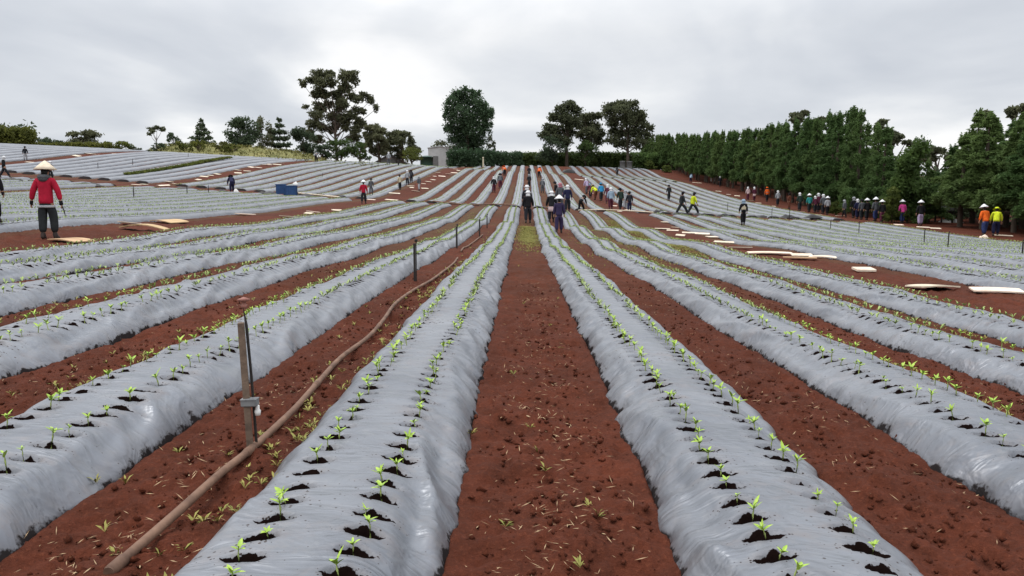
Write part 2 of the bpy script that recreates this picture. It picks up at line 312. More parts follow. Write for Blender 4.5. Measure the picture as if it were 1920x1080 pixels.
    rg = mth(t, 'ADD', mth(t, 'MULTIPLY', nm, .20), .29); rg = mth(t, 'ADD', rg, mth(t, 'MULTIPLY', mud, .25))
    if holes: rg = mth(t, 'ADD', rg, mth(t, 'MULTIPLY', halo_r, .3))
    t.links.new(rg, b.inputs['Roughness'])
    mp = N(t, 'ShaderNodeMapping'); mp.inputs['Scale'].default_value = (2.2, 6.5, 3); t.links.new(v, mp.inputs[0])
    wr = noise(t, mp.outputs[0], 1.2, 3, .5, .9)
    rid = mth(t, 'SUBTRACT', 1.0, mth(t, 'ABSOLUTE', mth(t, 'MULTIPLY', mth(t, 'SUBTRACT', wr, .5), 5.0)))
    cr = noise(t, v, 3.2, 3, .45, 1.1)
    hgt = mth(t, 'ADD', mth(t, 'MULTIPLY', rid, .16), cr)
    bn = N(t, 'ShaderNodeBump'); bn.inputs['Strength'].default_value = .38; bn.inputs['Distance'].default_value = .08
    t.links.new(hgt, bn.inputs['Height']); t.links.new(bn.outputs[0], b.inputs['Normal'])
    return m
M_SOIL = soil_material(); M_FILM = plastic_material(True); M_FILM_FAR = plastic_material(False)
M_LEAF = pmat('seedling_leaf', (.38, .50, .07), (.22, .36, .04), 30, .5, 0, None, .35, 2)
M_STEM = pmat('seedling_stem', (.33, .40, .12), (.24, .30, .09), 20, .6)
M_TUFT = pmat('seedling_tuft', (.36, .45, .15), (.24, .32, .09), 4, .6)
M_WEED = pmat('weed_leaf', (.30, .27, .07), (.19, .19, .045), 6, .7)
M_STRAW = pmat('dry_straw', (.42, .30, .17), (.25, .16, .09), 9, .8)
M_HOSE = pmat('dusty_brown_hose', (.20, .115, .075), (.095, .052, .034), 6, .75, .2, 60)
M_WOOD = pmat('weathered_wood', (.20, .140, .10), (.085, .06, .045), 9, .85, .4, 60)
M_DARKWOOD = pmat('dark_stake', (.035, .03, .027), (.018, .016, .015), 9, .8)
M_BOARD = pmat('pale_board', (.72, .62, .50), (.58, .47, .36), 3, .8, .15, 30, .2, 4, .12)
M_BOARD2 = pmat('tan_cardboard', (.50, .36, .20), (.38, .26, .14), 3, .85, .15, 30, .2, 4, .1)
M_STEEL = pmat('grey_fitting', (.20, .205, .205), (.12, .12, .125), 12, .5)
M_WHITE = pmat('white_plastic', (.74, .73, .71), (.6, .59, .57), 3, .6)
M_BLUE = pmat('blue_bin_plastic', (.025, .075, .20), (.018, .055, .15), 3, .5)
M_BLACKP = pmat('black_film', (.02, .018, .018), (.012, .011, .011), 5, .5, .4, 12)
M_BARK = pmat('bark', (.10, .075, .055), (.055, .042, .032), 2, .9, .4, 20)
M_BARKP = pmat('pale_bark', (.30, .26, .22), (.14, .11, .09), 1.2, .9, .3, 12)
M_CON = leafmat('conifer_leaf', (.115, .180, .055), (.066, .110, .036), .2)
M_CONL = leafmat('bright_conifer_leaf', (.115, .170, .045), (.062, .098, .03), .2)
M_EUC = leafmat('eucalypt_leaf', (.128, .138, .074), (.072, .080, .044), .12, .5)
M_POP = leafmat('poplar_leaf', (.085, .135, .070), (.050, .082, .044), .1, .7)
M_PINE = leafmat('dark_pine_leaf', (.085, .115, .064), (.050, .070, .040), .15)
M_HEDGE = leafmat('hedge_leaf', (.088, .130, .040), (.046, .074, .024), .12, .9)
M_YHEDGE = leafmat('olive_hedge_leaf', (.155, .160, .036), (.085, .092, .024), .12, .7)
M_SHRUB = leafmat('shrub_leaf', (.12, .145, .034), (.058, .078, .02), .15, 1.2)
M_BANK = pmat('rough_grass', (.21, .19, .075), (.11, .115, .04), .35, .95, .5, 5, .1)

# ------------------------------------------------------------------ beds layout
PITCH_B, BW, X0, BH = 1.8, 0.98, 0.15, 0.20
blocks = []     # (block name, list of bed centres, list of (y0, y1))
def cut1(x): return 60.0 + .35 * vn(x * .7, 3.3, 5) + .10 * max(0, -x - 3)
mid = [X0 - PITCH_B / 2 - i * PITCH_B for i in range(6)] + [X0 + PITCH_B / 2 + i * PITCH_B for i in range(4)]
mid[0] -= .085; mid[6] += .05
lefta = [-13.6 - BW / 2 - i * PITCH_B for i in range(10)]
leftb = [-33.5 - BW / 2 - i * PITCH_B for i in range(10)]
leftc = [-53.4 - BW / 2 - i * PITCH_B for i in range(13)]
right = [9.55 + BW / 2 + i * PITCH_B for i in range(10)]
allx = np.array(mid + lefta + leftb + leftc + right)
def crest_y(x): return float(np.interp(x, [-100, -70, -50, -30, -13, -1, 10, 20, 30], [97, 101, 104, 117, 150, 170, 172, 180, 195]))
def wob(xc, y):
    y = np.asarray(y, float); sh = -.12 * np.clip((y - 5) / 20, 0, 1) * np.clip((110 - y) / 50, 0, 1)      # the rows bow slightly to the left in the hollow
    return sh + .055 * vn(y * .33 + 7, xc, 3) + .03 * vn(y * .9, xc * 1.7, 4)
def bed_u(x, y):
    """distance across the nearest bed, -.5 .. .5 of its width; large where there is none"""
    x = np.asarray(x, float); d = x[..., None] - allx
    k = np.argmin(np.abs(d), axis=-1); xc = allx[k]
    return (x - xc - wob(xc, y)) / BW, xc
def prof(e): return BH * np.clip(1 - np.abs(e) ** 4.8, 0, 1)
def in_bed_y(x, y):
    a = 59.2 + .10 * np.maximum(0, -x - 3); b = 64.0 + .10 * np.maximum(0, -x - 3)
    return ~(((y > a) & (y < b)) | ((y > 133) & (y < 135.5)))
def surf(x, y):
    u, xc = bed_u(np.array([x]), np.array([y]))
    h = prof(2 * u) if in_bed_y(np.array([x]), np.array([y]))[0] else 0 * u
    return tz(x, y) + float(h[0])

# ------------------------------------------------------------------ the field soil: one sheet to the horizon
rows = np.concatenate([[-60, -25, -10, -4, -1.5, 0, .6], 1.0 * 1.0085 ** np.arange(0, 667), [300, 360, 460, 620, 900, 1500, 3000, 5000]])
cs = np.concatenate([-np.geomspace(40, .86, 46), np.linspace(-.85, .85, 620), np.geomspace(.86, 40, 46)])
Yg = np.repeat(rows[:, None], len(cs), 1); Xg = cs[None, :] * (np.maximum(Yg, 0) + 1.2)
Zg = terrain(Xg, Yg)
u, xc = bed_u(Xg, Yg); e = np.abs(u) * 2
near = np.clip(1.4 - Yg / 40, 0, 1)
Zg = Zg + near * (.085 * fbm(Xg * 3.2, Yg * 3.2, 1, 5) * np.clip(e - .9, 0, .3) / .3 +   .034 * fbm(Xg * 16, Yg * 16, 2, 3) * np.clip(e - .9, 0, .3) / .3)
Zg = np.where((e < .98) & in_bed_y(Xg, Yg), Zg - .10 * np.clip((1.0 - e) / .15, 0, 1), Zg)
far = np.clip((Yg - 260) / 300, 0, 1); Zg = Zg * (1 - far) + (-2.0) * far
nr, nc = Yg.shape; ii = np.arange(nr - 1)[:, None] * nc + np.arange(nc - 1)[None, :]
Fq = np.stack([ii, ii + 1, ii + 1 + nc, ii + nc], -1).reshape(-1, 4)
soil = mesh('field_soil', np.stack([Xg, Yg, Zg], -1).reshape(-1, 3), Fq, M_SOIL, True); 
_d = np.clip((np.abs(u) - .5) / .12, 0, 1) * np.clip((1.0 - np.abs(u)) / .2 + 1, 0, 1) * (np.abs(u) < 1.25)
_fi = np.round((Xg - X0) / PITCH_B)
_k = np.clip(.45 + .35 * (np.abs(Xg) > 10) + 1.3 * vn(_fi * 1.37, Yg * .035, 91) + .5 * vn(_fi * 2.1, Yg * .3, 92), 0, 1) * np.clip((Yg - 9) / 25, 0, 1)  # outer blocks get extra brown, painting in the shade between their beds
_a = soil.data.attributes.new('litter_shade', 'FLOAT', 'POINT'); _a.data.foreach_set('value', (_d * _k).ravel().astype(np.float32))
tag(soil, 'red brown field soil of the sloping vegetable field', 'soil', None, 'structure')

# ------------------------------------------------------------------ mulched planting beds
ORD = ['first', 'second', 'third', 'fourth', 'fifth', 'sixth', 'seventh', 'eighth', 'ninth', 'tenth', 'eleventh', 'twelfth', 'thirteenth']
def ysamp(y0, y1, k, lo, hi):
    o = [y0]
    while o[-1] < y1: o.append(o[-1] + min(max(o[-1] * k, lo), hi))
    o[-1] = y1; return np.array(o)
def phase(xc): return float(abs(math.sin(xc * 12.9898) * 43.7) % 1)
def make_bed(xc, y0, y1, label, group, fine):
    ys = ysamp(y0, y1, .0052, .016, .45) if fine else ysamp(y0, y1, .006, .3, 1.3)
    nu = 54 if fine else 13
    t = np.linspace(-1, 1, nu); t = np.sign(t) * np.abs(t) ** .86 * 1.05
    Y = np.repeat(ys[:, None], nu, 1); T = np.repeat(t[None, :], len(ys), 0)
    wd = BW / 2 * (1 + (.11 * vn(Y * 1.3, xc * 3 + np.sign(T) * 9, 21) + .10 * vn(Y * 4.1, xc + np.sign(T) * 5, 22) + .09 * vn(Y * 11, xc + np.sign(T), 23)) * np.abs(T) ** 2)
    X = xc + wob(xc, Y) + T * wd
    endd = np.minimum(Y - y0, y1 - Y); endf = np.clip(endd / .55, 0, 1) ** .5
    if y0 < 30: endf = np.clip((y1 - Y) / .55, 0, 1) ** .5
    H = BH * (1 - np.abs(T) ** 4.8)
    side = np.clip(1 - np.abs(np.abs(T) - .72) / .35, 0, 1)
    if fine:
        k = np.clip(1.5 - Y / 40, .15, 1)
        # crumpled film: diagonal folds on the flanks, shallow waves on the crown
        fold = np.abs(vn(Y * 3.1 + T * 1.5, T * 1.6 + xc * 3, 31)) * 2; fold2 = np.abs(vn(Y * 7.5 - T * 2.1, T * 2.4 + xc * 5, 32)) * 2
        fold3 = np.abs(vn(Y * 1.15 + T * 2.2, T * 1.1 + xc * 2, 35)) * 2
        ribs = vn(Y * 8.5, T * 1.3 + xc, 33)
        crk = 1.0 + 1.1 * (abs(xc) < 2.2) * np.clip((Y - 4) / 5, 0, 1)
        H = H + k * (side * (-.050 * fold - .020 * fold2 * (crk - .6) - .085 * (fold3 - .4) - .045 * (crk - 1) * (np.abs(vn(Y * 6.5 + T * 2, T * 1.2 + xc, 36)) * 2 - .4)) + .012 * crk * ribs * (1 - T ** 4) + .02 * vn(Y * 1.4, T * 1.5 + xc, 34))
        ph = phase(xc); uu = T * wd
        dm = 9.0
        for u0, p_ in ((-.185, .5), (.185, 0.0)):
            fr = ((Y / S_HOLE + ph + p_ + .5) % 1) - .5
            dd = (np.abs((uu - u0) / .075) ** 2 + np.abs(fr * S_HOLE / .040) ** 2)
            dm = np.minimum(dm, dd)
        H = H + np.clip(1.35 - Y / 22, 0, 1) * (-.060 * np.clip(1.05 - dm, 0, 1) + .003 * np.exp(-((dm - 1.7) / .5) ** 2))
    else:
        H = H + .02 * vn(Y * .8, T * 2 + xc, 34)
    Z = terrain(X, Y) + H * endf - .012 - .05 * np.clip(np.abs(T) - 1, 0, 1) / .05
    ny = len(ys); q = np.arange(ny - 1)[:, None] * nu + np.arange(nu - 1)[None, :]
    F = np.stack([q, q + 1, q + 1 + nu, q + nu], -1).reshape(-1, 4)
    o = mesh('planting_bed', np.stack([X, Y, Z], -1).reshape(-1, 3), F, M_FILM if (fine or y0 < 45) else M_FILM_FAR, True)
    me = o.data
    a = me.attributes.new('edge', 'FLOAT', 'POINT'); a.data.foreach_set('value', np.abs(T).ravel().astype(np.float32))
    fl = np.clip(1 - endd / (.5 if fine else 1.5), 0, 1)
    if y0 < 30: fl = np.clip(1 - (y1 - Y) / .6, 0, 1)
    a = me.attributes.new('flap', 'FLOAT', 'POINT'); a.data.foreach_set('value', fl.ravel().astype(np.float32))
    uvl = me.uv_layers.new(name='film'); li = np.empty(len(me.loops), np.int32); me.loops.foreach_get('vertex_index', li)
    uv = np.stack([(T * wd).ravel()[li], (Y / S_HOLE + phase(xc)).ravel()[li]], -1).astype(np.float32); uvl.data.foreach_set('uv', uv.ravel())
    tag(o, label, 'planting bed', group)
    return o
def y_start(x): return max(1.15, abs(x) * 1.15 - 4)
sections = []
for i, x in enumerate(mid):
    side = 'left' if x < X0 else 'right'; n = ORD[i if i < 6 else i - 6]
    e1 = 59.2 + .10 * max(0, -x - 3); b1 = e1 + 4.6
    make_bed(x, y_start(x), e1, f'long grey film covered bed, {n} to the {side} of the middle furrow, near stretch', 'near film covered beds in the middle', True)
    make_bed(x, b1, 133, f'grey film covered bed, {n} to the {side} of the middle furrow, climbing the slope', 'middle beds climbing the slope', False)
    make_bed(x, 135.5, crest_y(x) + 4, f'short pale bed end, {n} to the {side} of the middle furrow, at the hill crest', 'middle beds at the crest', False)
for nm, xs, place in (('left', lefta, 'left of the planks strip, counted away from it'), ('right', right, 'in the right block, counted towards the windbreak')):
    for i, x in enumerate(xs):
        e1 = 59.2 + .10 * max(0, -x - 3); b1 = e1 + 4.6; cy_ = crest_y(x)
        make_bed(x, y_start(x), e1, f'pale film bed, {ORD[i]} {place}, near stretch', f'near film beds of the {nm} block', x > 0 and i < 3)
        make_bed(x, b1, min(133, cy_ + 6), f'pale film bed, {ORD[i]} {place}, upper slope', f'upper film beds of the {nm} block', False)
        if cy_ > 142: make_bed(x, 135.5, cy_ + 4, f'pale film bed, {ORD[i]} {place}, crest end', f'crest film beds of the {nm} block', False)
for i, x in enumerate(leftb):
    e1 = 59.2 + .10 * max(0, -x - 3); b1 = e1 + 4.6
    make_bed(x, y_start(x), e1, f'pale film bed, {ORD[i]} beyond the second red strip on the left, lower stretch', 'lower film beds beyond the second red strip', False)
    make_bed(x, b1, crest_y(x) + 6, f'pale film bed, {ORD[i]} beyond the second red strip on the left, upper stretch', 'upper film beds beyond the second red strip', False)
for i, x in enumerate(leftc):
    make_bed(x, y_start(x), crest_y(x) + 5, f'distant pale film bed, {ORD[i]} beyond the highest red strip at far left', 'film beds on the far left hilltop', False)

# ------------------------------------------------------------------ seedlings
def leaf_geo(L, Wd, rise, droop, n=5):
    V = []; F = []
    for i in range(n):
        t = i / (n - 1); wv = Wd * math.sin(math.pi * min(1, .12 + .88 * t) ** .8) if t < 1 else 0
        x = L * (t * math.cos(rise) - .12 * t * t * droop); z = L * (t * math.sin(rise) - droop * t * t * .55)
        V += [(x, -wv / 2, z + wv * .22), (x, 0, z), (x, wv / 2, z + wv * .22)]
    for i in range(n - 1):
        a = i * 3; F += [(a, a + 1, a + 4, a + 3), (a + 1, a + 2, a + 5, a + 4)]
    return V, F
leafdata = []
for i in range(6):
    m_ = MB(); V, F = leaf_geo(random.uniform(.042, .062), random.uniform(.013, .019), random.uniform(.45, .95), random.uniform(.1, .6)); m_.add(V, F, 0, True)
    leafdata.append(m_.data('leaf', M_LEAF))
stemdata = []
for i in range(3):
    m_ = MB(); hgt = (.055, .07, .085)[i]; m_.tube([(0, 0, -.03), (.004, .002, hgt * .5), (0, .003, hgt)], [.0048, .004, .0028], 5)
    stemdata.append((m_.data('stem', M_STEM), hgt))
proto = []
for v in range(4):                       # whole small seedlings, stem and leaves in one mesh
    m_ = MB(); h = random.uniform(.05, .08); m_.tube([(0, 0, -.03), (.003, 0, h)], [.0046, .0028], 4, 0)
    for k in range(6):
        V, F = leaf_geo(random.uniform(.042, .06), random.uniform(.014, .02), random.uniform(.4, 1.0), random.uniform(.1, .6), 4)
        q = Matrix.Rotation(k * 2.4 + random.random(), 3, 'Z'); m_.add([q @ Vector(p) + Vector((0, 0, h * (.8 + .2 * (k % 2)))) for p in V], F, 1, True)
    proto.append(m_.data('seedling', [M_STEM, M_LEAF]))
spots_in = []; stuffP = []
def hole_ys(xc, p_, y0, y1):
    k0 = math.ceil(y0 / S_HOLE + phase(xc) + p_); k1 = math.floor(y1 / S_HOLE + phase(xc) + p_)
    return [(k - phase(xc) - p_) * S_HOLE for k in range(k0, k1 + 1)]
for x in list(mid) + list(lefta) + list(right) + list(leftb):
    for u0, p_ in ((-.185, .5), (.185, 0.0)):
        for y in hole_ys(x, p_, y_start(x) + .1, 59):
            if random.random() < .10: continue
            xx = x + wob(x, y) + u0 + random.uniform(-.025, .025); yy = y + random.uniform(-.03, .03)
            px, py = project((xx, yy, tz(xx, yy) + .25))
            if x in mid and 2.2 < yy < 30 and -10 < px < 1930 and py < 1085: spots_in.append((yy, float(xx), yy, x, u0))
            elif -250 < px < 2170: stuffP.append((xx, yy))
        if x in leftb: continue
        for y in hole_ys(x, p_, 65, min(150, crest_y(x))):
            if random.random() < .35: continue
            stuffP.append((x + wob(x, y) + u0, y))
spots_in.sort(key=lambda q: q[0])
pick = spots_in[:298]; stuffP += [(q[1], q[2]) for q in spots_in[298:]]
def row_label(xb, u0):
    i = mid.index(xb); side = 'left' if xb < X0 else 'right'; n = ORD[i if i < 6 else i - 6]
    inner = (u0 > 0) == (xb < X0)
    return f'small seedling in the {"inner" if inner else "outer"} row, {n} bed {side} of the middle furrow', f'{"inner" if inner else "outer"} row seedlings of the {n} {side} bed'
def place_z(x, y): return surf(x, y) - .03
for i, (_, xx, yy, xb, u0) in enumerate(pick):
    lb, gp = row_label(xb, u0); s = random.choice((random.uniform(.6, .95), random.uniform(.9, 1.25), random.uniform(.95, 1.2))); tx, ty = random.gauss(0, .14), random.gauss(0, .14)
    loc = (xx, yy, place_z(xx, yy))
    if i < 110:
        r_ = empty('seedling', loc, random.uniform(0, 6.28), s); r_.rotation_euler[0] = tx; r_.rotation_euler[1] = ty; tag(r_, lb, 'seedling', gp)
        sdt, h = random.choice(stemdata); link_obj('stem', sdt, r_)
        n = random.choice((5, 6, 6, 7))
        for k in range(n):
            l = link_obj('leaf', random.choice(leafdata), r_); l.location = (0, 0, h * (.72 + .28 * (k / n))); l.rotation_euler = (0, 0, k * 2.4 + random.uniform(-.3, .3)); q = random.uniform(.8, 1.15) * (1 if k < n - 2 else .7); l.scale = (q, q, q)
    else:
        o = link_obj('seedling', random.choice(proto)); o.location = loc; o.rotation_euler = (tx, ty, random.uniform(0, 6.28)); o.scale = (s, s, s); tag(o, lb, 'seedling', gp)
def tufts(name, P, hgt, lf, k, m, wide=.32):
    P = np.asarray(P, float); n = len(P); P = np.repeat(P, k, 0)
    a = rng.uniform(0, 6.283, n * k); l = lf * rng.uniform(.7, 1.3, n * k); h = hgt * rng.uniform(.6, 1.3, n * k)
    d = np.stack([np.cos(a), np.sin(a), np.zeros_like(a)], -1); s = np.stack([-np.sin(a), np.cos(a), np.zeros_like(a)], -1); z = np.array([0, 0, 1.0])
    b = P + z * (h * .35)[:, None]; mdl = P + d * (l * .5)[:, None] + z * (h * .85)[:, None]; tip = P + d * l[:, None] + z * h[:, None]
    V = np.stack([b, mdl + s * (l * wide * .5)[:, None], tip, mdl - s * (l * wide * .5)[:, None]], 1).reshape(-1, 3)
    return mesh(name, V, np.arange(len(V)).reshape(-1, 4), m)
sp = np.array(stuffP); uu, xcc = bed_u(sp[:, 0], sp[:, 1]); zz_ = terrain(sp[:, 0], sp[:, 1]) + prof(2 * uu) - .02
fars = sp[:, 1] > 20
o = tufts('seedling_rows', np.c_[sp, zz_], .075, .048, 6, M_TUFT, .40); tag(o, 'rows of tiny green seedlings on the farther beds', 'seedlings', None, 'stuff')

# ------------------------------------------------------------------ weeds, straw and clods in the furrows
def furrow_pts(x, y0, y1, n, spread):
    ys = np.exp(rng.uniform(math.log(y0), math.log(y1), n)) if y1 / y0 > 3 else rng.uniform(y0, y1, n)
    return np.c_[x + rng.normal(0, spread, n), ys]
W = []
fx = lambda i: X0 + i * PITCH_B
W += [furrow_pts(fx(-1) + .25, 2.2, 14, 90, .14), furrow_pts(fx(-1) + .28, 10, 45, 420, .12), furrow_pts(fx(-1), 2.3, 14, 40, .25)]
W += [furrow_pts(fx(0), 26, 42, 1500, .20), furrow_pts(fx(0), 2.4, 12, 30, .22)]
W += [furrow_pts(fx(-2) + .33, 5, 50, 900, .10), furrow_pts(fx(-2), 3.5, 20, 50, .25), furrow_pts(fx(-2) + .2, 25, 50, 500, .2)]
W += [furrow_pts(fx(-4) + .1, 15, 45, 1100, .22), furrow_pts(fx(-3), 7, 50, 350, .25)]
W += [furrow_pts(fx(2) - .3, 4, 20, 200, .1), furrow_pts(fx(2), 18, 50, 900, .22), furrow_pts(fx(3), 24, 52, 2200, .26), furrow_pts(fx(3), 8, 26, 200, .26), furrow_pts(fx(1) + .1, 16, 45, 160, .25)]
W = np.concatenate(W)
# keep furrow weeds in little clumps
Wk = np.concatenate([np.c_[fx(0) - .08 + rng.normal(0, .22, 3000), rng.normal(34, 4.5, 3000)], furrow_pts(fx(3), 26, 50, 2600, .24), furrow_pts(fx(-1) + .34, 2.3, 9, 70, .07)])
W = W[(vn(W[:, 0] * 2.5, W[:, 1] * 1.6, 77) + .5) > rng.uniform(.15, .75, len(W))]; W = np.concatenate([W, Wk])
o = tufts('furrow_weeds', np.c_[W, terrain(W[:, 0], W[:, 1]) + .005], .045, .034, 8, M_WEED, .30); tag(o, 'low yellowish weeds growing along the furrows', 'weeds', None, 'stuff')
Sx = np.concatenate([furrow_pts(fx(0), 1.9, 14, 1700, .24), furrow_pts(fx(1), 2.2, 16, 700, .25), furrow_pts(fx(-1), 2.2, 16, 1100, .25), furrow_pts(fx(-2), 3.2, 18, 500, .26), furrow_pts(fx(2), 4.5, 20, 300, .26)])
Sx = Sx[(vn(Sx[:, 0] * 3, Sx[:, 1] * 3, 71) + .5) > rng.uniform(.1, .75, len(Sx))]
n = len(Sx); a = rng.uniform(0, 6.283, n); l = rng.uniform(.008, .032, n); wv = rng.uniform(.0012, .0028, n)
Zs = terrain(Sx[:, 0], Sx[:, 1]) + .075 * fbm(Sx[:, 0] * 3.2, Sx[:, 1] * 3.2, 1, 5) + .014; C = np.c_[Sx, Zs]
d = np.stack([np.cos(a), np.sin(a), rng.uniform(-.3, .5, n)], -1) * l[:, None]; s = np.stack([-np.sin(a), np.cos(a), rng.uniform(-.5, .5, n)], -1) * wv[:, None]
V = np.stack([C - d, C + s, C + d, C - s], 1).reshape(-1, 3)
o = mesh('straw_litter', V, np.arange(len(V)).reshape(-1, 4), M_STRAW); tag(o, 'dry straw bits lying on the red furrow soil', 'straw', None, 'stuff')

# soil crumbs
Kp = np.concatenate([furrow_pts(fx(k_), y0_, y1_, n_, .24) for k_, y0_, y1_, n_ in ((0, 1.9, 13, 2000), (1, 2.1, 14, 1900), (-1, 2.1, 14, 1900), (-2, 3.2, 16, 1500), (2, 4.2, 16, 1600), (-3, 5, 16, 800))])
_u, _x = bed_u(Kp[:, 0], Kp[:, 1]); Kp = Kp[np.abs(_u) > .50]; n = len(Kp)
zk = terrain(Kp[:, 0], Kp[:, 1]) + np.clip(1.4 - Kp[:, 1] / 40, 0, 1) * .085 * fbm(Kp[:, 0] * 3.2, Kp[:, 1] * 3.2, 1, 5)
sz = .004 + .020 * rng.random(n) ** 4; dirs = np.array([(1, 0, 0), (0, 1, 0), (-1, 0, 0), (0, -1, 0), (0, 0, 1), (0, 0, -1)], float)
V = np.c_[Kp, zk + sz * .3][:, None, :] + dirs[None] * (sz[:, None, None] * rng.uniform(.6, 1.3, (n, 6, 1))); V += rng.normal(0, 1, V.shape) * sz[:, None, None] * .18
Ft = np.array([(0, 1, 4), (1, 2, 4), (2, 3, 4), (3, 0, 4), (1, 0, 5), (2, 1, 5), (3, 2, 5), (0, 3, 5)]); F = (np.arange(n)[:, None, None] * 6 + Ft[None]).reshape(-1, 3)
o = mesh('soil_crumbs', V.reshape(-1, 3), F, M_SOIL, True); tag(o, 'small crumbs of red soil lying in the near furrows', 'soil crumbs', None, 'stuff')
# overgrown green furrow in the upper left beds
A = [at(238, 331), at(300, 322), at(345, 314), at(395, 304), at(432, 298.5)]; gp = []
for _ in range(1500):
    t = random.random() * 3.999; i = int(t); v_ = A[i].lerp(A[i + 1], t - i); gp.append((v_.x + random.gauss(0, .16), v_.y))
gp = np.array(gp); o = tufts('furrow_grass', np.c_[gp, terrain(gp[:, 0], gp[:, 1])], .34, .2, 6, M_SHRUB, .3); tag(o, 'bright green grass filling one furrow of the upper left beds', 'grass', None, 'stuff')

# ------------------------------------------------------------------ trees and other vegetation
def leaf_cloud(blobs, n, size, seed, shell=.55, up=0.0, aspect=.55, droop=0.0, jit=.16):
    """many small leaf clumps spread through overlapping lumps; blobs: (x, y, z, rx, ry, rz)"""
    g = np.random.default_rng(seed); B = np.asarray(blobs, float)
    wv = (B[:, 3] * B[:, 4] * B[:, 5]) ** (2 / 3); k = g.choice(len(B), n, p=wv / wv.sum())
    d = g.normal(size=(n, 3)); d[:, 2] += up; d /= np.linalg.norm(d, axis=1)[:, None]
    r = (shell + (1.06 - shell) * g.random(n) ** .6) * (1 + jit * g.normal(size=n))
    P = B[k, :3] + d * r[:, None] * B[k, 3:6]
    a = g.normal(size=(n, 3)) * .8 + d * .6; a[:, 2] -= droop; a /= np.linalg.norm(a, axis=1)[:, None]
    b = np.cross(a, g.normal(size=(n, 3))); b /= np.linalg.norm(b, axis=1)[:, None] + 1e-9
    s = size * g.uniform(.5, 1.35, n)[:, None]; c = np.cross(a, b) * s * g.uniform(-.2, .2, n)[:, None]
    V = np.stack([P - a * s, P + b * s * aspect + c, P + a * s, P - b * s * aspect * g.uniform(.5, 1, n)[:, None] - c], 1).reshape(-1, 3)
    return V
def crown(name, blobs, n, size, m, seed, parent, **kw):
    if name == 'foliage': kw = dict(kw, shell=.3)
    V = leaf_cloud(blobs, n, size, seed, **kw)
    return mesh(name, V, np.arange(len(V)).reshape(-1, 4), m, False, None, parent)
def tree_root(name, loc, label, cat='tree', group=None):
    r_ = empty(name, loc); tag(r_, label, cat, group); return r_
def mpp(Y): return Y / F_PX / 1.0          # metres per photo pixel at that distance
# -- trees whose lumps are known one by one (pixels in the photo, put at a real distance, with depth)
def lump_tree(name, label, Y, trunk_px, base_py, lumps, n, size, m, seed, limbs=True, barkm=None, tw=.45, depthk=1.0, sub=6, core=.82, **kw):
    k = Y / F_PX; b = atY(trunk_px, base_py, Y); zb = tz(b.x, Y); r_ = tree_root(name, (b.x, Y, zb), label)
    g = random.Random(seed); L = []; ends = []
    for (px, py, rx, ry) in lumps:
        c = atY(px, py, Y); dy = g.uniform(-1, 1) * depthk * 2.6
        L.append((c.x - b.x, dy, c.z - zb, rx * k, (rx + ry) * .5 * k * 1.1, ry * k)); ends.append(Vector((c.x - b.x, dy, c.z - zb)))
    if sub:
        L2 = []
        for (x, y_, z, rx, ry, rz) in L:
            for _ in range(sub):
                d = Vector((g.gauss(0, 1), g.gauss(0, 1), g.gauss(.25, 1))).normalized() * g.uniform(.45, .95); f = g.uniform(.32, .52)
                L2.append((x + d.x * rx, y_ + d.y * ry, z + d.z * rz, rx * f * 1.1, ry * f, rz * f * .9))
        L = L2 + [(x, y_, z, rx * core, ry * core, rz * core) for (x, y_, z, rx, ry, rz) in L for _ in range(2)]
    crown('crown', L, n, size, m, seed, r_, **kw)
    t = MB(); top = max(e.z for e in ends); zt = top * .62
    tp = [Vector((0, 0, -.6)), Vector((.1, .1, top * .2)), Vector((-.1, 0, top * .42)), Vector((.15, 0, zt))]
    t.tube(tp, [tw, tw * .8, tw * .62, tw * .4], 8)
    if limbs:
        for e_ in ends:
            f = min(.95, max(.22, (e_.z / max(zt, .1)) * .62)); s = Vector((.1 * f, 0, zt * f)); md = s.lerp(e_, .55) + Vector((0, 0, -.06 * (e_ - s).length))
            t.tube([s, md, e_], [tw * .34, tw * .2, tw * .08], 5)
    t.build('trunk', barkm or M_BARK, r_); return r_
C2 = lambda L, s, ox, oy: [(ox + a / s, oy + b / s, c / s, d / s) for a, b, c, d in L]
big = [(660, 190, 30, 30), (700, 155, 50, 30), (770, 125, 70, 45), (830, 110, 50, 28), (730, 255, 40, 35), (790, 205, 60, 45), (860, 180, 60, 45), (940, 120, 60, 45),
       (1000, 130, 60, 42), (1030, 170, 35, 30), (940, 205, 65, 50), (800, 262, 55, 40), (880, 262, 60, 45), (1090, 265, 40, 26), (1130, 300, 32, 40), (1060, 300, 50, 30), (1000, 270, 50, 36),
       (750, 350, 50, 42), (670, 350, 26, 22), (820, 330, 40, 36), (905, 340, 55, 55), (960, 330, 45, 36), (1050, 378, 60, 36), (1175, 360, 22, 32), (1000, 415, 52, 42), (760, 422, 60, 46),
       (860, 430, 66, 56), (940, 442, 55, 46), (1050, 462, 48, 46), (700, 470, 50, 46), (780, 500, 55, 42), (850, 500, 46, 42), (1030, 522, 50, 46), (680, 540, 48, 46), (960, 500, 36, 36), (740, 585, 48, 38), (1000, 575, 60, 38)]
lump_tree('eucalyptus_tree', 'tallest eucalyptus on the skyline with open clumped crown left of the poplar', 188, 400 + 890 / 3.856, 298, C2(big, 3.856, 400, 110), 19000, .34, M_EUC, 3, shell=.25, up=.25)
e1 = [(900, 235, 45, 30), (850, 260, 45, 30), (940, 265, 50, 32), (800, 310, 40, 30), (870, 320, 60, 40), (930, 330, 45, 36), (770, 370, 40, 30), (830, 385, 55, 38), (900, 395, 55, 40), (740, 420, 40, 24), (800, 440, 50, 30), (870, 460, 50, 34), (900, 350, 40, 40)]
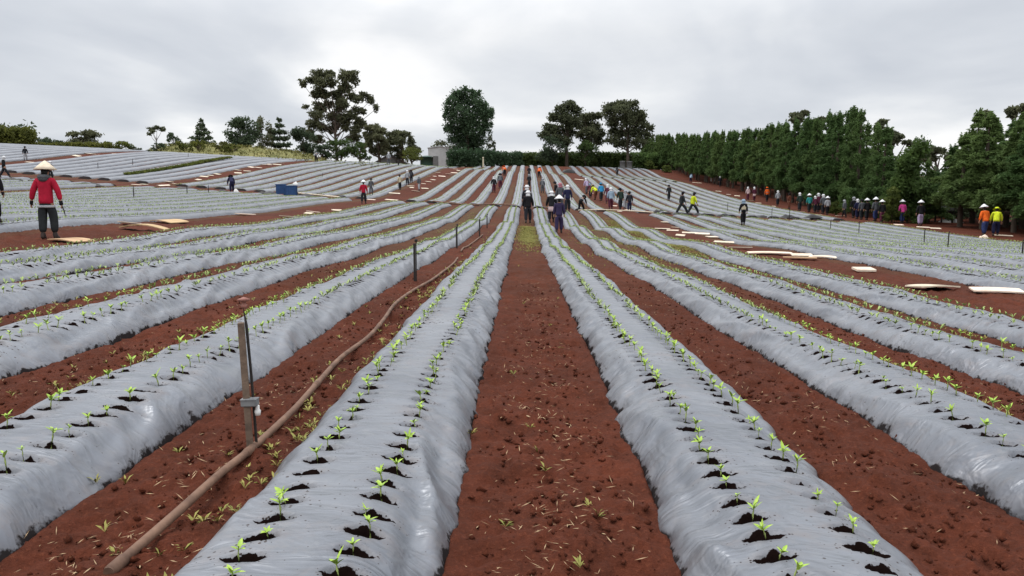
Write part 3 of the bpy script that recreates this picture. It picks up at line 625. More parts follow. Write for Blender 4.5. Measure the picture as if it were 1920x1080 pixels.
lump_tree('eucalyptus_tree', 'broad dark eucalyptus with leaning left crown just right of the poplar gap', 182, 800 + 885 / 3.375, 300, C2(e1, 3.375, 800, 130), 9000, .32, M_EUC, 4, core=.95, sub=8, shell=.2, jit=.22, up=.2)
e2 = [(990, 300, 40, 26), (1040, 300, 45, 28), (1080, 290, 36, 26), (1000, 350, 45, 36), (1060, 360, 50, 40), (1100, 400, 36, 36), (1030, 410, 50, 40), (980, 420, 36, 36), (1090, 450, 40, 34), (1020, 460, 44, 30)]
lump_tree('eucalyptus_tree', 'lower loose eucalyptus between the two big dark ones', 186, 800 + 1040 / 3.375, 302, C2(e2, 3.375, 800, 130), 5600, .32, M_EUC, 5, core=.95, sub=8, shell=.2, jit=.22, up=.2)
e3 = [(1240, 215, 60, 26), (1180, 235, 60, 30), (1300, 230, 50, 30), (1150, 280, 50, 36), (1220, 275, 60, 40), (1300, 285, 60, 42), (1350, 290, 40, 36), (1180, 330, 50, 38), (1260, 340, 66, 42), (1340, 350, 55, 42), (1400, 375, 36, 34),
      (1210, 400, 60, 36), (1290, 410, 66, 40), (1370, 420, 50, 38), (1180, 450, 50, 36), (1250, 470, 60, 36), (1330, 470, 55, 36)]
lump_tree('eucalyptus_tree', 'rounded umbrella crowned eucalyptus at the left end of the windbreak', 180, 800 + 1270 / 3.375, 305, C2(e3, 3.375, 800, 130), 11500, .32, M_EUC, 6, core=.95, sub=8, shell=.2, jit=.22, up=.25)
po = [(190, 160, 36, 30), (245, 150, 45, 30), (300, 165, 40, 34), (165, 215, 45, 45), (230, 210, 60, 55), (310, 215, 55, 50), (350, 240, 40, 45), (150, 290, 45, 50), (220, 290, 70, 60), (300, 295, 70, 60), (370, 290, 45, 50), (400, 290, 26, 45),
      (150, 370, 42, 50), (220, 375, 70, 60), (300, 380, 70, 60), (365, 370, 45, 55), (190, 450, 55, 50), (260, 455, 70, 55), (330, 445, 55, 50), (220, 505, 55, 30), (310, 500, 55, 30), (245, 132, 13, 20), (200, 138, 13, 18), (292, 142, 15, 18), (138, 205, 15, 24), (120, 300, 13, 26), (416, 268, 14, 28), (408, 345, 13, 22), (335, 155, 15, 20), (118, 380, 13, 18), (165, 165, 12, 18)]
lump_tree('poplar_tree', 'single dense dark green upright poplar in the middle of the skyline', 186, 800 + 262 / 3.375, 303, C2(po, 3.375, 800, 130), 22000, .28, M_POP, 7, limbs=False, depthk=.9, sub=9, core=.9, shell=.3, jit=.30)
bt = [(400, 445, 22, 26), (420, 470, 20, 26), (395, 490, 20, 24), (425, 510, 14, 20)]
lump_tree('small_tree', 'thin half bare tree right beside the dense poplar', 184, 800 + 408 / 3.375, 306, C2(bt, 3.375, 800, 130), 420, .26, M_EUC, 8, tw=.14, shell=.1)
e4 = [(1130, 500, 45, 30), (1180, 510, 50, 30), (1230, 530, 45, 32), (1150, 560, 50, 36), (1210, 580, 55, 40), (1130, 610, 36, 40), (1190, 640, 40, 36), (1250, 620, 40, 36), (1115, 560, 36, 46), (1160, 665, 40, 36), (1100, 650, 26, 40), (1230, 680, 36, 26)]
lump_tree('eucalyptus_tree', 'lower eucalyptus leaning against the right foot of the tallest one', 180, 400 + 1200 / 3.856, 300, C2(e4, 3.856, 400, 110), 4200, .34, M_EUC, 9, shell=.3)
e5 = [(1320, 540, 45, 28), (1370, 550, 55, 30), (1300, 590, 50, 36), (1360, 600, 60, 40), (1420, 600, 40, 36), (1330, 650, 50, 34), (1430, 650, 45, 34), (1480, 665, 30, 26), (1285, 560, 46, 36), (1270, 640, 36, 40), (1390, 685, 46, 26), (1330, 700, 46, 22), (1255, 690, 36, 22)]
lump_tree('eucalyptus_tree', 'low spreading eucalyptus behind the dark house roof', 184, 400 + 1370 / 3.856, 302, C2(e5, 3.856, 400, 110), 4200, .34, M_EUC, 10, shell=.3)
w1 = [(1200, 180, 50, 25), (1270, 165, 36, 25), (1240, 210, 40, 25), (1180, 220, 40, 30), (1340, 230, 46, 30), (1290, 260, 30, 25), (1370, 225, 24, 20), (1330, 290, 46, 26)]
lump_tree('eucalyptus_tree', 'feathery eucalyptus top showing above the middle of the windbreak', 140, 1180 + 1270 / 3.858, 330, C2(w1, 3.858, 1180, 170), 3200, .28, M_EUC, 12, shell=.25, up=.2)
w2 = [(470, 190, 36, 24), (500, 220, 36, 24), (570, 260, 50, 32), (610, 300, 46, 30), (540, 310, 60, 45), (630, 330, 30, 20), (480, 280, 60, 45), (690, 350, 46, 22), (740, 385, 30, 20)]
lump_tree('eucalyptus_tree', 'olive grey eucalyptus crown behind the tall part of the windbreak', 110, 1520 + 550 / 3.725, 350, C2(w2, 3.725, 1520, 180), 3600, .26, M_EUC, 13, shell=.25, up=.2)
w3 = [(820, 385, 50, 25), (880, 375, 50, 22), (930, 385, 40, 22), (860, 420, 70, 36), (950, 430, 60, 40), (800, 440, 60, 40), (760, 430, 50, 40)]
lump_tree('eucalyptus_tree', 'far low olive tree filling the gap in the windbreak', 120, 1520 + 870 / 3.725, 350, C2(w3, 3.725, 1520, 180), 3600, .28, M_EUC, 14, shell=.25, up=.2)
w4 = [(1320, 110, 40, 26), (1380, 100, 40, 26), (1300, 150, 30, 25), (1440, 120, 60, 40), (1360, 170, 60, 36), (1470, 190, 50, 50), (1500, 100, 40, 50)]
lump_tree('eucalyptus_tree', 'loose eucalyptus top behind the windbreak at the right picture edge', 80, 1520 + 1400 / 3.725, 380, C2(w4, 3.725, 1520, 180), 3600, .2, M_EUC, 15, shell=.25, up=.2)
# -- generic kinds for the smaller ones
def round_lumps(px, top, wd, base, seed, k=14, flat=1.0):
    g = random.Random(seed); o = []; h = base - top
    for i in range(k):
        t = g.random(); a = g.uniform(-1, 1); py = top + h * (.14 + .72 * t); half = wd / 2 * math.sqrt(max(.05, 1 - ((t - .62) / .75) ** 2)) * .72
        o.append((px + a * half, py, wd * g.uniform(.13, .24), h * g.uniform(.12, .2) * flat))
    o.append((px, top + h * .16, wd * .2, h * .16)); return o
def dist_tree(name, label, px, top, wd, base, Y, m, seed, n=1800, size=.3, k=14, tw=.25, group=None, **kw):
    r_ = lump_tree(name, label, Y, px, base, round_lumps(px, top, wd, base, seed, k), n, size * .85, m, seed, True, None, tw, .8, **kw)
    if group: r_['group'] = group
    return r_
dist_tree('eucalyptus_tree', 'small dark grey eucalyptus on the far left hill', 163, 242, 62, 280, 128, M_EUC, 21, 2400, .26, shell=.3)
dist_tree('round_bush', 'rounded olive bush ending the left hedge line', 222, 264, 44, 286, 122, M_SHRUB, 22, 1500, .22)
dist_tree('bush', 'dark bush in the dip of the left hedge', 103, 262, 44, 281, 122, M_PINE, 23, 900, .22)
dist_tree('bush', 'second dark bush above the left hedge, beside the grey eucalyptus', 76, 256, 34, 280, 126, M_PINE, 24, 900, .22)
dist_tree('bush', 'tiny lone dark bush on the left skyline', 257, 275, 14, 286, 118, M_PINE, 25, 260, .16, 6)
dist_tree('bush', 'dark bush below the thin umbrella shaped tree', 296, 268, 26, 288, 122, M_PINE, 26, 600, .2)
up_l = [(283, 242, 8, 5), (292, 239, 9, 4), (300, 241, 7, 5), (288, 247, 6, 4), (285, 252, 5, 3)]
lump_tree('umbrella_pine', 'thin bare stemmed tree with small flat crown on the left skyline', 130, 294, 284, up_l, 620, .2, M_EUC, 27, True, M_BARK, .16, .35, shell=.2)
dist_tree('pine_tree', 'small sparse pine left of the pyramid shaped one', 329, 250, 24, 284, 135, M_PINE, 28, 620, .24, shell=.2)
dist_tree('broad_tree', 'bushy dark green tree left of the two narrow ones', 450, 219, 72, 296, 150, M_PINE, 29, 5200, .3, 20, shell=.4)
dist_tree('slim_tree', 'grey green slim tree between bushy tree and layered pine', 494, 219, 42, 292, 158, M_EUC, 30, 2300, .28, 14, shell=.3)
dist_tree('dark_tree', 'dark tree at the left foot of the tallest eucalyptus', 570, 240, 50, 300, 170, M_PINE, 31, 3600, .3, 16, shell=.4)
dist_tree('shrub', 'bright green shrub under the tallest eucalyptus', 640, 262, 60, 301, 165, M_HEDGE, 32, 2600, .26)
dist_tree('shrub', 'dark shrub left of the bright one under the tallest eucalyptus', 603, 270, 40, 301, 163, M_PINE, 33, 1400, .26)
dist_tree('shrub', 'dark shrub right of the bright one under the tallest eucalyptus', 675, 266, 40, 302, 168, M_HEDGE, 37, 1400, .26)
dist_tree('shrub', 'green shrub between the house roof and the white shed', 772, 274, 44, 306, 165, M_SHRUB, 34, 1700, .24)
dist_tree('broad_tree', 'dull tree showing over the white shed', 826, 260, 56, 306, 205, M_EUC, 35, 1500, .34)
dist_tree('domed_tree', 'bright green dome shaped tree above the clipped hedge', 1097, 263, 48, 308, 178, M_HEDGE, 36, 2600, .27, 16)
dist_tree('domed_tree', 'dark low dome left of the bright one above the clipped hedge', 1035, 256, 64, 306, 179, M_PINE, 38, 2800, .3, 16)
def tier_tree(name, label, px, top, wd, base, Y, m, seed, n=1600, size=.24, tiers=8):
    """layered branches on a straight mast"""
    k = Y / F_PX; b = atY(px, base, Y); zb = tz(b.x, Y); r_ = tree_root(name, (b.x, Y, zb), label); H = atY(px, top, Y).z - zb; g = random.Random(seed); L = []; t = MB()
    t.tube([(0, 0, -.5), (0, 0, H * .98)], [.22, .03], 7); h0 = .18
    for i in range(tiers):
        f = i / (tiers - 1); z = H * (h0 + (1 - h0) * f ** .9); rad = wd / 2 * k * (1 - f) ** .8 + .25; nb = 7 if f < .7 else 5
        for j in range(nb):
            a = 2 * math.pi * j / nb + i * .5 + g.uniform(-.2, .2); rr = rad * g.uniform(.75, 1.08); e_ = Vector((math.cos(a) * rr, math.sin(a) * rr, z + rr * .16))
            t.tube([(0, 0, z), e_], [.06, .02], 4)
            for q in (.45, .75, 1.0): L.append((e_.x * q + g.uniform(-.2, .2), e_.y * q, z + (e_.z - z) * q + g.uniform(-.2, .25), rad * .2 + .14, rad * .2 + .14, H * .03 + .08))
    L.append((0, 0, H * .97, .22, .22, H * .05))
    crown('crown', L, n, size, m, seed, r_, shell=.2); t.build('trunk', M_BARK, r_); return r_
tier_tree('layered_pine', 'pyramid shaped layered pine alone on the left skyline', 380, 227, 46, 284, 138, M_PINE, 41, 2600)
tier_tree('layered_pine', 'layered pine right of the slim grey green tree', 526, 225, 48, 294, 160, M_PINE, 42, 4200, .28, 7)
def hedge(name, label, px0, px1, top, base, Y, m, seed, deep=2.5, n=4000, size=.26, lump=1.0, Y1=None, cat='hedge', z0=0.0):
    Y1 = Y1 or Y; a = atY(px0, base, Y); b = atY(px1, base, Y1); g = random.Random(seed); k = (Y + Y1) / 2 / F_PX; c = (a + b) / 2; zc = tz(c.x, c.y); h = (base - top) * k
    r_ = tree_root(name, (c.x, c.y, zc), label, cat); L = []; ln = (b - a).length; q = int(ln / (h * .35)) + 2
    for i in range(q):
        p = a.lerp(b, i / (q - 1)) - c; zg = tz(p.x + c.x, p.y + c.y) - zc + z0
        zt = a.lerp(b, i / (q - 1)).z - zc + h
        for f in (.22, .5, .78):
            hh = (zt - zg); L.append((p.x + g.uniform(-.3, .3) * lump, p.y + g.uniform(-.3, .3), zg + hh * f + g.uniform(-.1, .1) * lump, h * .28, deep / 2, hh * .26))
    crown('foliage', L, n, size, m, seed, r_, shell=.5)
    t = MB()
    for i in range(0, q, 2):
        p = a.lerp(b, i / (q - 1)) - c; zg = tz(p.x + c.x, p.y + c.y) - zc; t.tube([(p.x, p.y, zg - .3), (p.x, p.y, zg + h * .5)], [.07, .04], 5)
    t.build('stem', M_BARK, r_); return r_
hedge('hedge', 'tall olive yellow hedge at the upper left edge', -60, 52, 240, 271, 112, M_YHEDGE, 51, 3, 9000, .24, 1.6)
hedge('hedge', 'low green hedge along the left hilltop below the grey eucalyptus', 50, 205, 268, 281, 116, M_YHEDGE, 52, 2, 6000, .18, .8)
hedge('hedge', 'dark bushes standing behind the tall olive hedge', -60, 50, 233, 268, 120, M_PINE, 53, 3, 1800, .28, 2.2)
hedge('hedge', 'dark trimmed hedge in front of the poplar foot', 845, 922, 281, 309, 178, M_POP, 54, 3, 8500, .26, .8)
hedge('hedge', 'dark loose hedge just right of the poplar', 926, 974, 286, 310, 180, M_POP, 55, 3, 6000, .26, 1.0)
hedge('hedge', 'long clipped green hedge closing the field at the crest', 974, 1178, 287, 315, 186, M_HEDGE, 56, 3, 24000, .30, .45)
hedge('hedge', 'low ragged bushes where windbreak and clipped hedge meet', 1180, 1262, 288, 326, 190, M_CON, 57, 3, 7000, .28, 1.5)
# rough grass bank behind the left crest
bx = np.linspace(-80, -22, 60); by = np.linspace(112, 150, 22); BX, BY = np.meshgrid(bx, by, indexing='ij')
tt = (BY - 112) / 38.0; pxb = (BX / BY) * F_PX + VPX
topz = CAMZ + (HOR - np.interp(pxb, [200, 280, 310, 390, 440, 500, 560, 610, 660], [300, 288, 275, 272, 276, 281, 288, 302, 330])) / F_PX * BY
Zb = np.minimum(terrain(BX, BY), 6.4 + CAMZ) - .3; s_ = np.clip(np.sin(np.clip(tt * 2.4, 0, math.pi / 2 + .6)), 0, 1)
Zb = np.where(topz > Zb, Zb * (1 - s_) + topz * s_, Zb) + .25 * fbm(BX * .7, BY * .7, 4, 4) * s_
q = np.arange(59)[:, None] * 22 + np.arange(21)[None, :]; Fq = np.stack([q, q + 22, q + 23, q + 1], -1).reshape(-1, 4)
o = mesh('grass_bank', np.stack([BX, BY, Zb], -1).reshape(-1, 3), Fq, M_BANK, True); tag(o, 'dry yellowish grass bank behind the left crest', 'bank', None, 'structure')
bk = []
g = np.random.default_rng(5); k_ = g.integers(0, BX.size, 2600); bk = np.c_[BX.ravel()[k_] + g.uniform(-.4, .4, 2600), BY.ravel()[k_] + g.uniform(-.8, .8, 2600), Zb.ravel()[k_] - .05]
o = tufts('bank_grass', bk, .5, .35, 4, M_BANK, .3); tag(o, 'tufts of rough grass over the left bank', 'grass', None, 'stuff')
for i, (px, top, wd) in enumerate(((345, 266, 30), (418, 264, 34), (432, 270, 26), (372, 262, 20))):
    dist_tree('shrub', ('olive shrub at the left end of the grass bank', 'olive shrub on the grass bank beside the bushy dark tree', 'lower olive shrub by the bushy dark tree', 'small olive shrub under the pyramid shaped pine')[i], px, top, wd, 287, 121, M_YHEDGE, 60 + i, 700, .2)
# -- windbreak: a row of conifers along the right side of the field
CX_ROW = 33.6
tops = [(1180, 258), (1190, 256), (1240, 251), (1300, 248), (1350, 244), (1400, 240), (1450, 230), (1480, 218), (1520, 214), (1560, 206), (1590, 192), (1620, 222), (1650, 232), (1680, 240), (1700, 262), (1740, 276), (1770, 272), (1795, 246), (1812, 214), (1830, 190), (1850, 204), (1870, 222), (1890, 214), (1920, 190), (2000, 170), (2400, 120)]
cvar = []
for v in range(8):
    g = random.Random(100 + v); L = []; z0 = .20 if v < 4 else .05
    for i in range(110):
        f = g.random() ** .9; z = z0 + (.97 - z0) * f; rad = .20 * (1 - f) ** .8 * g.uniform(.7, 1.12) + .008; a = i * 2.399; rr = rad * g.uniform(.35, 1)
        q = .036 * (1.2 - f * .85); L.append((math.cos(a) * rr, math.sin(a) * rr, z - rr * .12, q, q, q * 1.15))
    for k in range(4): L.append((g.uniform(-.035, .035), g.uniform(-.035, .035), g.uniform(.90, .965), .010, .010, .045))
    L.append((0, 0, .985, .007, .007, .035)); L.append((0, 0, .9, .022, .022, .06))
    V = leaf_cloud(L, 14000, .0135, 200 + v, shell=.2, droop=.3, aspect=.36, jit=.2, up=.25)
    o = mesh('crown', V, np.arange(len(V)).reshape(-1, 4), M_CON); me = o.data; bpy.data.objects.remove(o)
    t = MB(); t.tube([(0, 0, -.03), (.004, 0, .3), (0, .004, .7), (0, 0, .97)], [.017, .014, .009, .002], 7)
    for i in range(10):
        a = g.uniform(0, 6.28); z = g.uniform(.1, .34); t.tube([(0, 0, z), (math.cos(a) * .07, math.sin(a) * .07, z + g.uniform(-.01, .03))], [.004, .0015], 4)
    cvar.append((me, t.data('trunk', M_BARK)))
y = 44.0; i = 0
while y < 222:
    for rowi, (ox, step) in enumerate(((0, 0), (4.3, 1.4))):
        x = CX_ROW + ox + random.uniform(-.5, .5); yy = y + step + random.uniform(-.5, .5); zb = tz(x, yy)
        px, py = project((x, yy, zb)); top = float(np.interp(px, [q[0] for q in tops], [q[1] for q in tops]))
        H = (atY(px, top, yy).z - zb) * random.uniform(.93, 1.02) - (0 if rowi == 0 else .3)
        gap = 1680 < px < 1765
        if gap: H = min(H, 4.5) if rowi == 0 else min(H, 5.5)
        if H < 2 or (1752 < px < 1792 and rowi == 0 and yy < 68): continue
        if rowi and random.random() < .2: continue
        r_ = empty('windbreak_conifer', (x, yy, zb), random.uniform(0, 6.28)); q = H * (1.0 if H > 7 else 1.25); wq = max(q, 8.0) * random.uniform(1.08, 1.32) * (1.25 if px > 1770 else 1); r_.scale = (wq, wq, H)
        big_ = H > 10.6
        tag(r_, 'dark green conifer in the back row of the windbreak, half hidden' if rowi else 'dark green conifer in the front row of the windbreak beside the field', 'tree', 'back row of the windbreak' if rowi else 'front row of the windbreak')
        cm, tm = random.choice(cvar[:4] if (px < 1530 or px > 1775) else cvar[4:]); link_obj('crown', cm, r_); link_obj('trunk', tm, r_)
    y += 2.45 + random.uniform(-.25, .25); i += 1
# low dark growth behind the trunks and bushes at the foot of the windbreak
g = random.Random(9)
for i in range(26):
    yy = 46 + i * 6.8; x = CX_ROW + 9 + g.uniform(-.8, .8); zb = tz(x, yy)
    r_ = tree_root('understory_bush', (x, yy, zb), 'shaded bush behind the windbreak trunks', 'bush', 'shaded bushes behind the windbreak')
    L = [(g.uniform(-1.5, 1.5), g.uniform(-3.4, 3.4), g.uniform(.6, 4.2), 1.5, 1.9, 1.3) for _ in range(12)]; crown('foliage', L, 1500, .34, M_PINE, 300 + i, r_, shell=.4)
    t = MB(); t.tube([(0, 0, -.3), (0, .2, 2)], [.1, .05], 5); t.build('stem', M_BARK, r_)
def near_bush(label, px, base, wpx, top, m, seed, n=1800, size=.13, Y=None, name='bush'):
    p = at(px, base) if Y is None else atY(px, base, Y); k = p.y / F_PX; zb = tz(p.x, p.y); H = atY(px, top, p.y).z - zb; W_ = wpx * k; g = random.Random(seed)
    r_ = tree_root(name, (p.x, p.y, zb), label, 'bush' if name == 'bush' else 'tree'); L = []
    for _ in range(22):
        f = g.random(); a = g.uniform(0, 6.28); rr = W_ / 2 * g.uniform(.1, .75) * (1 - .55 * f); L.append((math.cos(a) * rr, math.sin(a) * rr, H * (.12 + .8 * f), W_ * .14, W_ * .14, H * .11))
    crown('crown' if name != 'bush' else 'foliage', L, n, size, m, seed, r_, shell=.3, droop=.2); t = MB(); t.tube([(0, 0, -.3), (0, 0, H * .7)], [.09, .03], 6); t.build('trunk' if name != 'bush' else 'stem', M_BARK, r_)
near_bush('bushy low conifer standing forward in the gap of the windbreak', 1700, 422, 118, 262, M_CONL, 71, 9000, .15, 64, 'bushy_conifer')
near_bush('yellow green bush behind the pink shirted worker', 1672, 414, 62, 352, M_SHRUB, 72, 2200, .12, 63)
near_bush('yellow green bush beside the workers in white hats', 1566, 402, 30, 378, M_SHRUB, 73, 700, .12, 74)
near_bush('dark bush at the foot of the tall windbreak conifers', 1600, 406, 56, 352, M_CON, 74, 1600, .13, 72)
near_bush('pale dry bush at the far end of the red strip', 1218, 326, 36, 300, M_SHRUB, 75, 800, .2, 175)
near_bush('dry bush on the red strip where the windbreak starts', 1250, 330, 30, 309, M_SHRUB, 76, 600, .2, 165)

# ------------------------------------------------------------------ buildings and tanks at the crest
M_SHED = pmat('white_shed_sheet', (.66, .66, .65), (.56, .56, .55), 1.2, .6, .1, 8)
M_ROOF = pmat('grey_roof_tile', (.14, .135, .135), (.09, .09, .09), 3, .7)
M_GREENT = pmat('green_tank', (.035, .075, .055), (.025, .055, .04), 3, .5)
M_GREYB = pmat('grey_block', (.24, .24, .23), (.17, .17, .165), 3, .8)
def shed(name, label, px0, px1, top, base, Y, deep, wallm, roofm, cat, rise=.12, doors=1):
    a = atY(px0, base, Y); b = atY(px1, base, Y); W_ = b.x - a.x; cx_ = (a.x + b.x) / 2; zb = tz(cx_, Y) - .3; H = atY(px0, top, Y).z - zb; hw = H * (1 - rise)
    r_ = empty(name, (cx_, Y, zb)); tag(r_, label, cat)
    m_ = MB(); V = [(-W_ / 2, 0, 0), (W_ / 2, 0, 0), (W_ / 2, 0, hw), (0, 0, H), (-W_ / 2, 0, hw)]; V += [(x, deep, z) for x, _, z in V]
    m_.add(V, [(0, 1, 2, 3, 4), (9, 8, 7, 6, 5), (1, 6, 7, 2), (5, 0, 4, 9)]); m_.build('wall', wallm, r_)
    m_ = MB(); t = .12; ov = .25
    for s in (-1, 1):
        p0 = Vector((0, -ov, H + .02)); p1 = Vector((s * (W_ / 2 + ov), -ov, hw - ov * (H - hw) / (W_ / 2) + .02))
        m_.add([p0, p1, p1 + Vector((0, deep + 2 * ov, 0)), p0 + Vector((0, deep + 2 * ov, 0)), p0 + Vector((0, 0, t)), p1 + Vector((0, 0, t)), p1 + Vector((0, deep + 2 * ov, t)), p0 + Vector((0, deep + 2 * ov, t))],
               [(0, 1, 2, 3), (7, 6, 5, 4), (0, 4, 5, 1), (1, 5, 6, 2), (2, 6, 7, 3)])
    m_.build('roof', roofm, r_)
    m_ = MB(); m_.box((-W_ * .18, -.04, hw * .36), (W_ * .24, .08, hw * .72)); m_.build('door', M_GREYB, r_)
    return r_
shed('shed', 'plain white shed with shallow roof left of the poplar', 803, 846, 275, 306, 192, 6, M_SHED, M_SHED, 'shed', .05)
shed('house', 'low house with dark grey roof seen over the crest', 700, 762, 289, 306, 186, 8, M_GREYB, M_ROOF, 'house', .42)
m_ = MB(); p = atY(800, 306, 180); k = 180 / F_PX; H = 15 * k; Rr = 12 * k
m_.lathe((0, 0, 0), [(Rr, -.5), (Rr, H * .82), (Rr * 1.03, H * .82), (Rr * .96, H * .88), (Rr * .5, H), (.02, H * 1.04)], 20)
o = m_.build('water_tank', M_GREENT); o.location = (p.x, 180, p.z - .2); tag(o, 'dark green round water tank beside the white shed', 'water tank')
for px, lb in ((1167, 'left one of two grey concrete tanks at the end of the clipped hedge'), (1180, 'right one of two grey concrete tanks at the end of the clipped hedge')):
    p = atY(px, 320, 176); m_ = MB(); Rr = .62; H = 1.65
    m_.lathe((0, 0, 0), [(Rr, -.5), (Rr, H * .94), (Rr * 1.06, H * .94), (Rr * 1.06, H), (Rr * .3, H * 1.03), (.01, H * 1.03)], 18); o = m_.build('concrete_tank', M_GREYB); o.location = (p.x, 176, tz(p.x, 176)); tag(o, lb, 'tank')
p = atY(906, 310, 172); m_ = MB(); zb = tz(p.x, 172); m_.box((0, 0, .95), (.32, .12, 2.1), None, 0, .03); m_.lathe((0, 0, 2.0), [(.2, 0), (.2, .12), (.02, .2)], 10); o = m_.build('marker_post', pmat('cream_paint', (.62, .58, .42), (.5, .46, .33), 4, .6)); o.location = (p.x, 172, zb); tag(o, 'pale cream marker post in front of the dark trimmed hedge', 'post')

# ------------------------------------------------------------------ sprinkler posts, hose, pipes
def post(px, base, top, label, near=False, lean=0.0, offx=0):
    p = at(px, base); k = depth(p) / F_PX; H = (base - top) * k * 1.0
    r_ = empty('sprinkler_post', (p.x, p.y, p.z)); tag(r_, label, 'sprinkler post')
    if near:
        m_ = MB(); dx = lean
        rot = Matrix.Rotation(dx, 3, 'Y'); Hs = H * .845
        m_.box(rot @ Vector((0, 0, Hs / 2 - .1)), (.034, .026, Hs + .2), rot @ Matrix.Rotation(.25, 3, 'Z'), 0, .004); m_.build('wooden_stake', M_WOOD, r_)
        m_ = MB(); m_.tube([rot @ Vector((.026, .032, -.1)), rot @ Vector((.024, .032, H * .5)), rot @ Vector((.018, .030, H * .82)), rot @ Vector((.012, .02, H * .93))], [.008, .008, .008, .0022], 8); m_.build('riser_pipe', M_DARKWOOD, r_)
        m_ = MB(); m_.box(rot @ Vector((.018, -.002, H * .34)), (.085, .05, .045), rot, 0, .006); m_.box(rot @ Vector((.018, -.002, H * .34 + .018)), (.090, .056, .005), rot); m_.build('clip', M_STEEL, r_)
        m_ = MB(); m_.lathe((.042, .02, H * .25), [(.001, 0), (.015, 0), (.018, .024), (.011, .035), (.011, .055), (.001, .055)], 10); m_.build('connector', M_WHITE, r_)
        c = rot @ Vector((.016, .02, H * .93)); hd = MB(); hd.lathe(c, [(.001, 0), (.014, 0), (.018, .018), (.010, .024), (.010, .034), (.03, .042), (.034, .05), (.012, .058), (.001, .062)], 12); hd.tube([c + Vector((-.02, 0, .02)), c + Vector((-.03, 0, .045)), c + Vector((0, 0, .06))], .004, 5)
        hd.build('sprinkler_head', pmat('reddish_nozzle', (.30, .13, .10), (.2, .08, .06), 20, .6), r_)
    else:
        Rd = max(.016, .030)
        m_ = MB(); m_.box((0, 0, H * .46 - .1), (.036, .03, H * .92 + .2), Matrix.Rotation(lean, 3, 'Y'), 0, .004); m_.build('stake', M_DARKWOOD, r_)
        m_ = MB(); m_.tube([(.026, .02, 0), (.026, .02, H * .95)], .007, 6); m_.lathe((.026, .02, H * .95), [(.001, 0), (.022, 0), (.03, .03), (.012, .05), (.001, .05)], 8); m_.build('riser_pipe', M_DARKWOOD, r_)
    return r_
post(470, 853, 556, 'nearest weathered wooden sprinkler stake with grey clip, beside the brown hose', True, -.03)
post(778, 528, 450, 'second dark sprinkler stake along the hose')
post(856, 466, 421, 'third dark sprinkler stake where the hose thins out')
post(899, 446, 408, 'fourth small dark sprinkler stake just before the cross track')
post(913, 428, 402, 'smallest sprinkler stake of the hose line, nearest the cross track')
for px, b, t_, lb in ((1732, 463, 429, 'dark stake in the right block below the dark clothed worker'), (1777, 470, 434, 'dark stake in the right block, right neighbour of another tall one'), (1916, 486, 450, 'dark stake at the right picture edge in the right block'),
                      (1557, 432, 412, 'short dark stake in the right block below the worker cluster'), (1610, 440, 415, 'faint stake in the right block below the white hats'), (1480, 412, 390, 'thin stake near the far edge of the right block'),
                      (1447, 407, 390, 'thin stake right of the beige vest worker'), (1364, 399, 380, 'thin stake left of the beige vest worker'),
                      (251, 374, 350, 'dark stake beside the second red strip on the left'), (351, 367, 348, 'dark stake left of the bent worker in dark blue'), (391, 364, 347, 'smaller dark stake close left of the bent worker'),
                      (249, 312, 298, 'small stake in the upper left beds'), (184, 319, 305, 'small stake in the upper left beds, left of another'), (353, 296, 288, 'tiny stake near the left crest'),
                      (605, 334, 325, 'tiny stake in the beds behind the blue bins'), (681, 312, 303, 'tiny stake near the crest under the far worker')):
    post(px, b, t_, lb)
def path_tube(pxs, rad, lift):
    P = []
    for a, b in pxs:
        p = at(a, b); P.append(p)
    # smooth resample
    Q = []
    for i in range(len(P) - 1):
        p0, p1, p2, p3 = P[max(i - 1, 0)], P[i], P[i + 1], P[min(i + 2, len(P) - 1)]
        for s in range(6):
            t = s / 6; Q.append(.5 * ((2 * p1) + (p2 - p0) * t + (2 * p0 - 5 * p1 + 4 * p2 - p3) * t * t + (3 * p1 - p0 - 3 * p2 + p3) * t ** 3))
    Q.append(P[-1])
    for q in Q: q.z = tz(q.x, q.y) + lift + .02
    return Q
m_ = MB(); Q = path_tube([(205, 1100), (330, 985), (410, 910), (468, 860), (520, 812), (560, 772), (600, 725), (640, 680), (690, 641), (720, 606), (742, 575), (775, 550), (812, 528), (842, 505), (858, 487)], .024, .024)
m_.tube(Q, .021, 12); o = m_.build('hose', M_HOSE); tag(o, 'dusty brown irrigation hose winding along the furrow past the stakes', 'hose')
for i in range(1, len(Q) - 1, 17):
    d = (Q[i + 1] - Q[i - 1]).normalized(); mj = MB(); mj.tube([Q[i] - d * .05, Q[i] - d * .045, Q[i] + d * .045, Q[i] + d * .05], [.021, .025, .025, .021], 12); mj.build('joint', M_HOSE, o)
m_ = MB(); Q = path_tube([(864, 474), (872, 466), (880, 462), (893, 452), (905, 442)], .02, .02); m_.tube(Q, .022, 8); o = m_.build('hose', M_HOSE); tag(o, 'thin farther end of the brown hose near the fourth stake', 'hose')
def cross_pipe(pxs, label, rad=.06, m=None):
    m_ = MB(); Q = path_tube(pxs, rad, rad + .1); m_.tube(Q, rad, 8); o = m_.build('irrigation_pipe', m or M_HOSE); tag(o, label, 'pipe'); return o
cross_pipe([(812, 381), (845, 385), (880, 388), (925, 387), (968, 388.5)], 'brown pipe lying across the left ends of the middle beds')
cross_pipe([(1004, 390), (1030, 395)], 'short dark pipe across the first bed right of the middle furrow', .06, M_BLACKP)
cross_pipe([(1085, 398), (1130, 397), (1180, 399), (1225, 402)], 'pale pipe lying across the right red strip at the cross track', .045, M_BOARD)
cross_pipe([(560, 366), (590, 369), (640, 374)], 'pale pipe beside the blue bins at the bed ends', .06, M_BOARD)
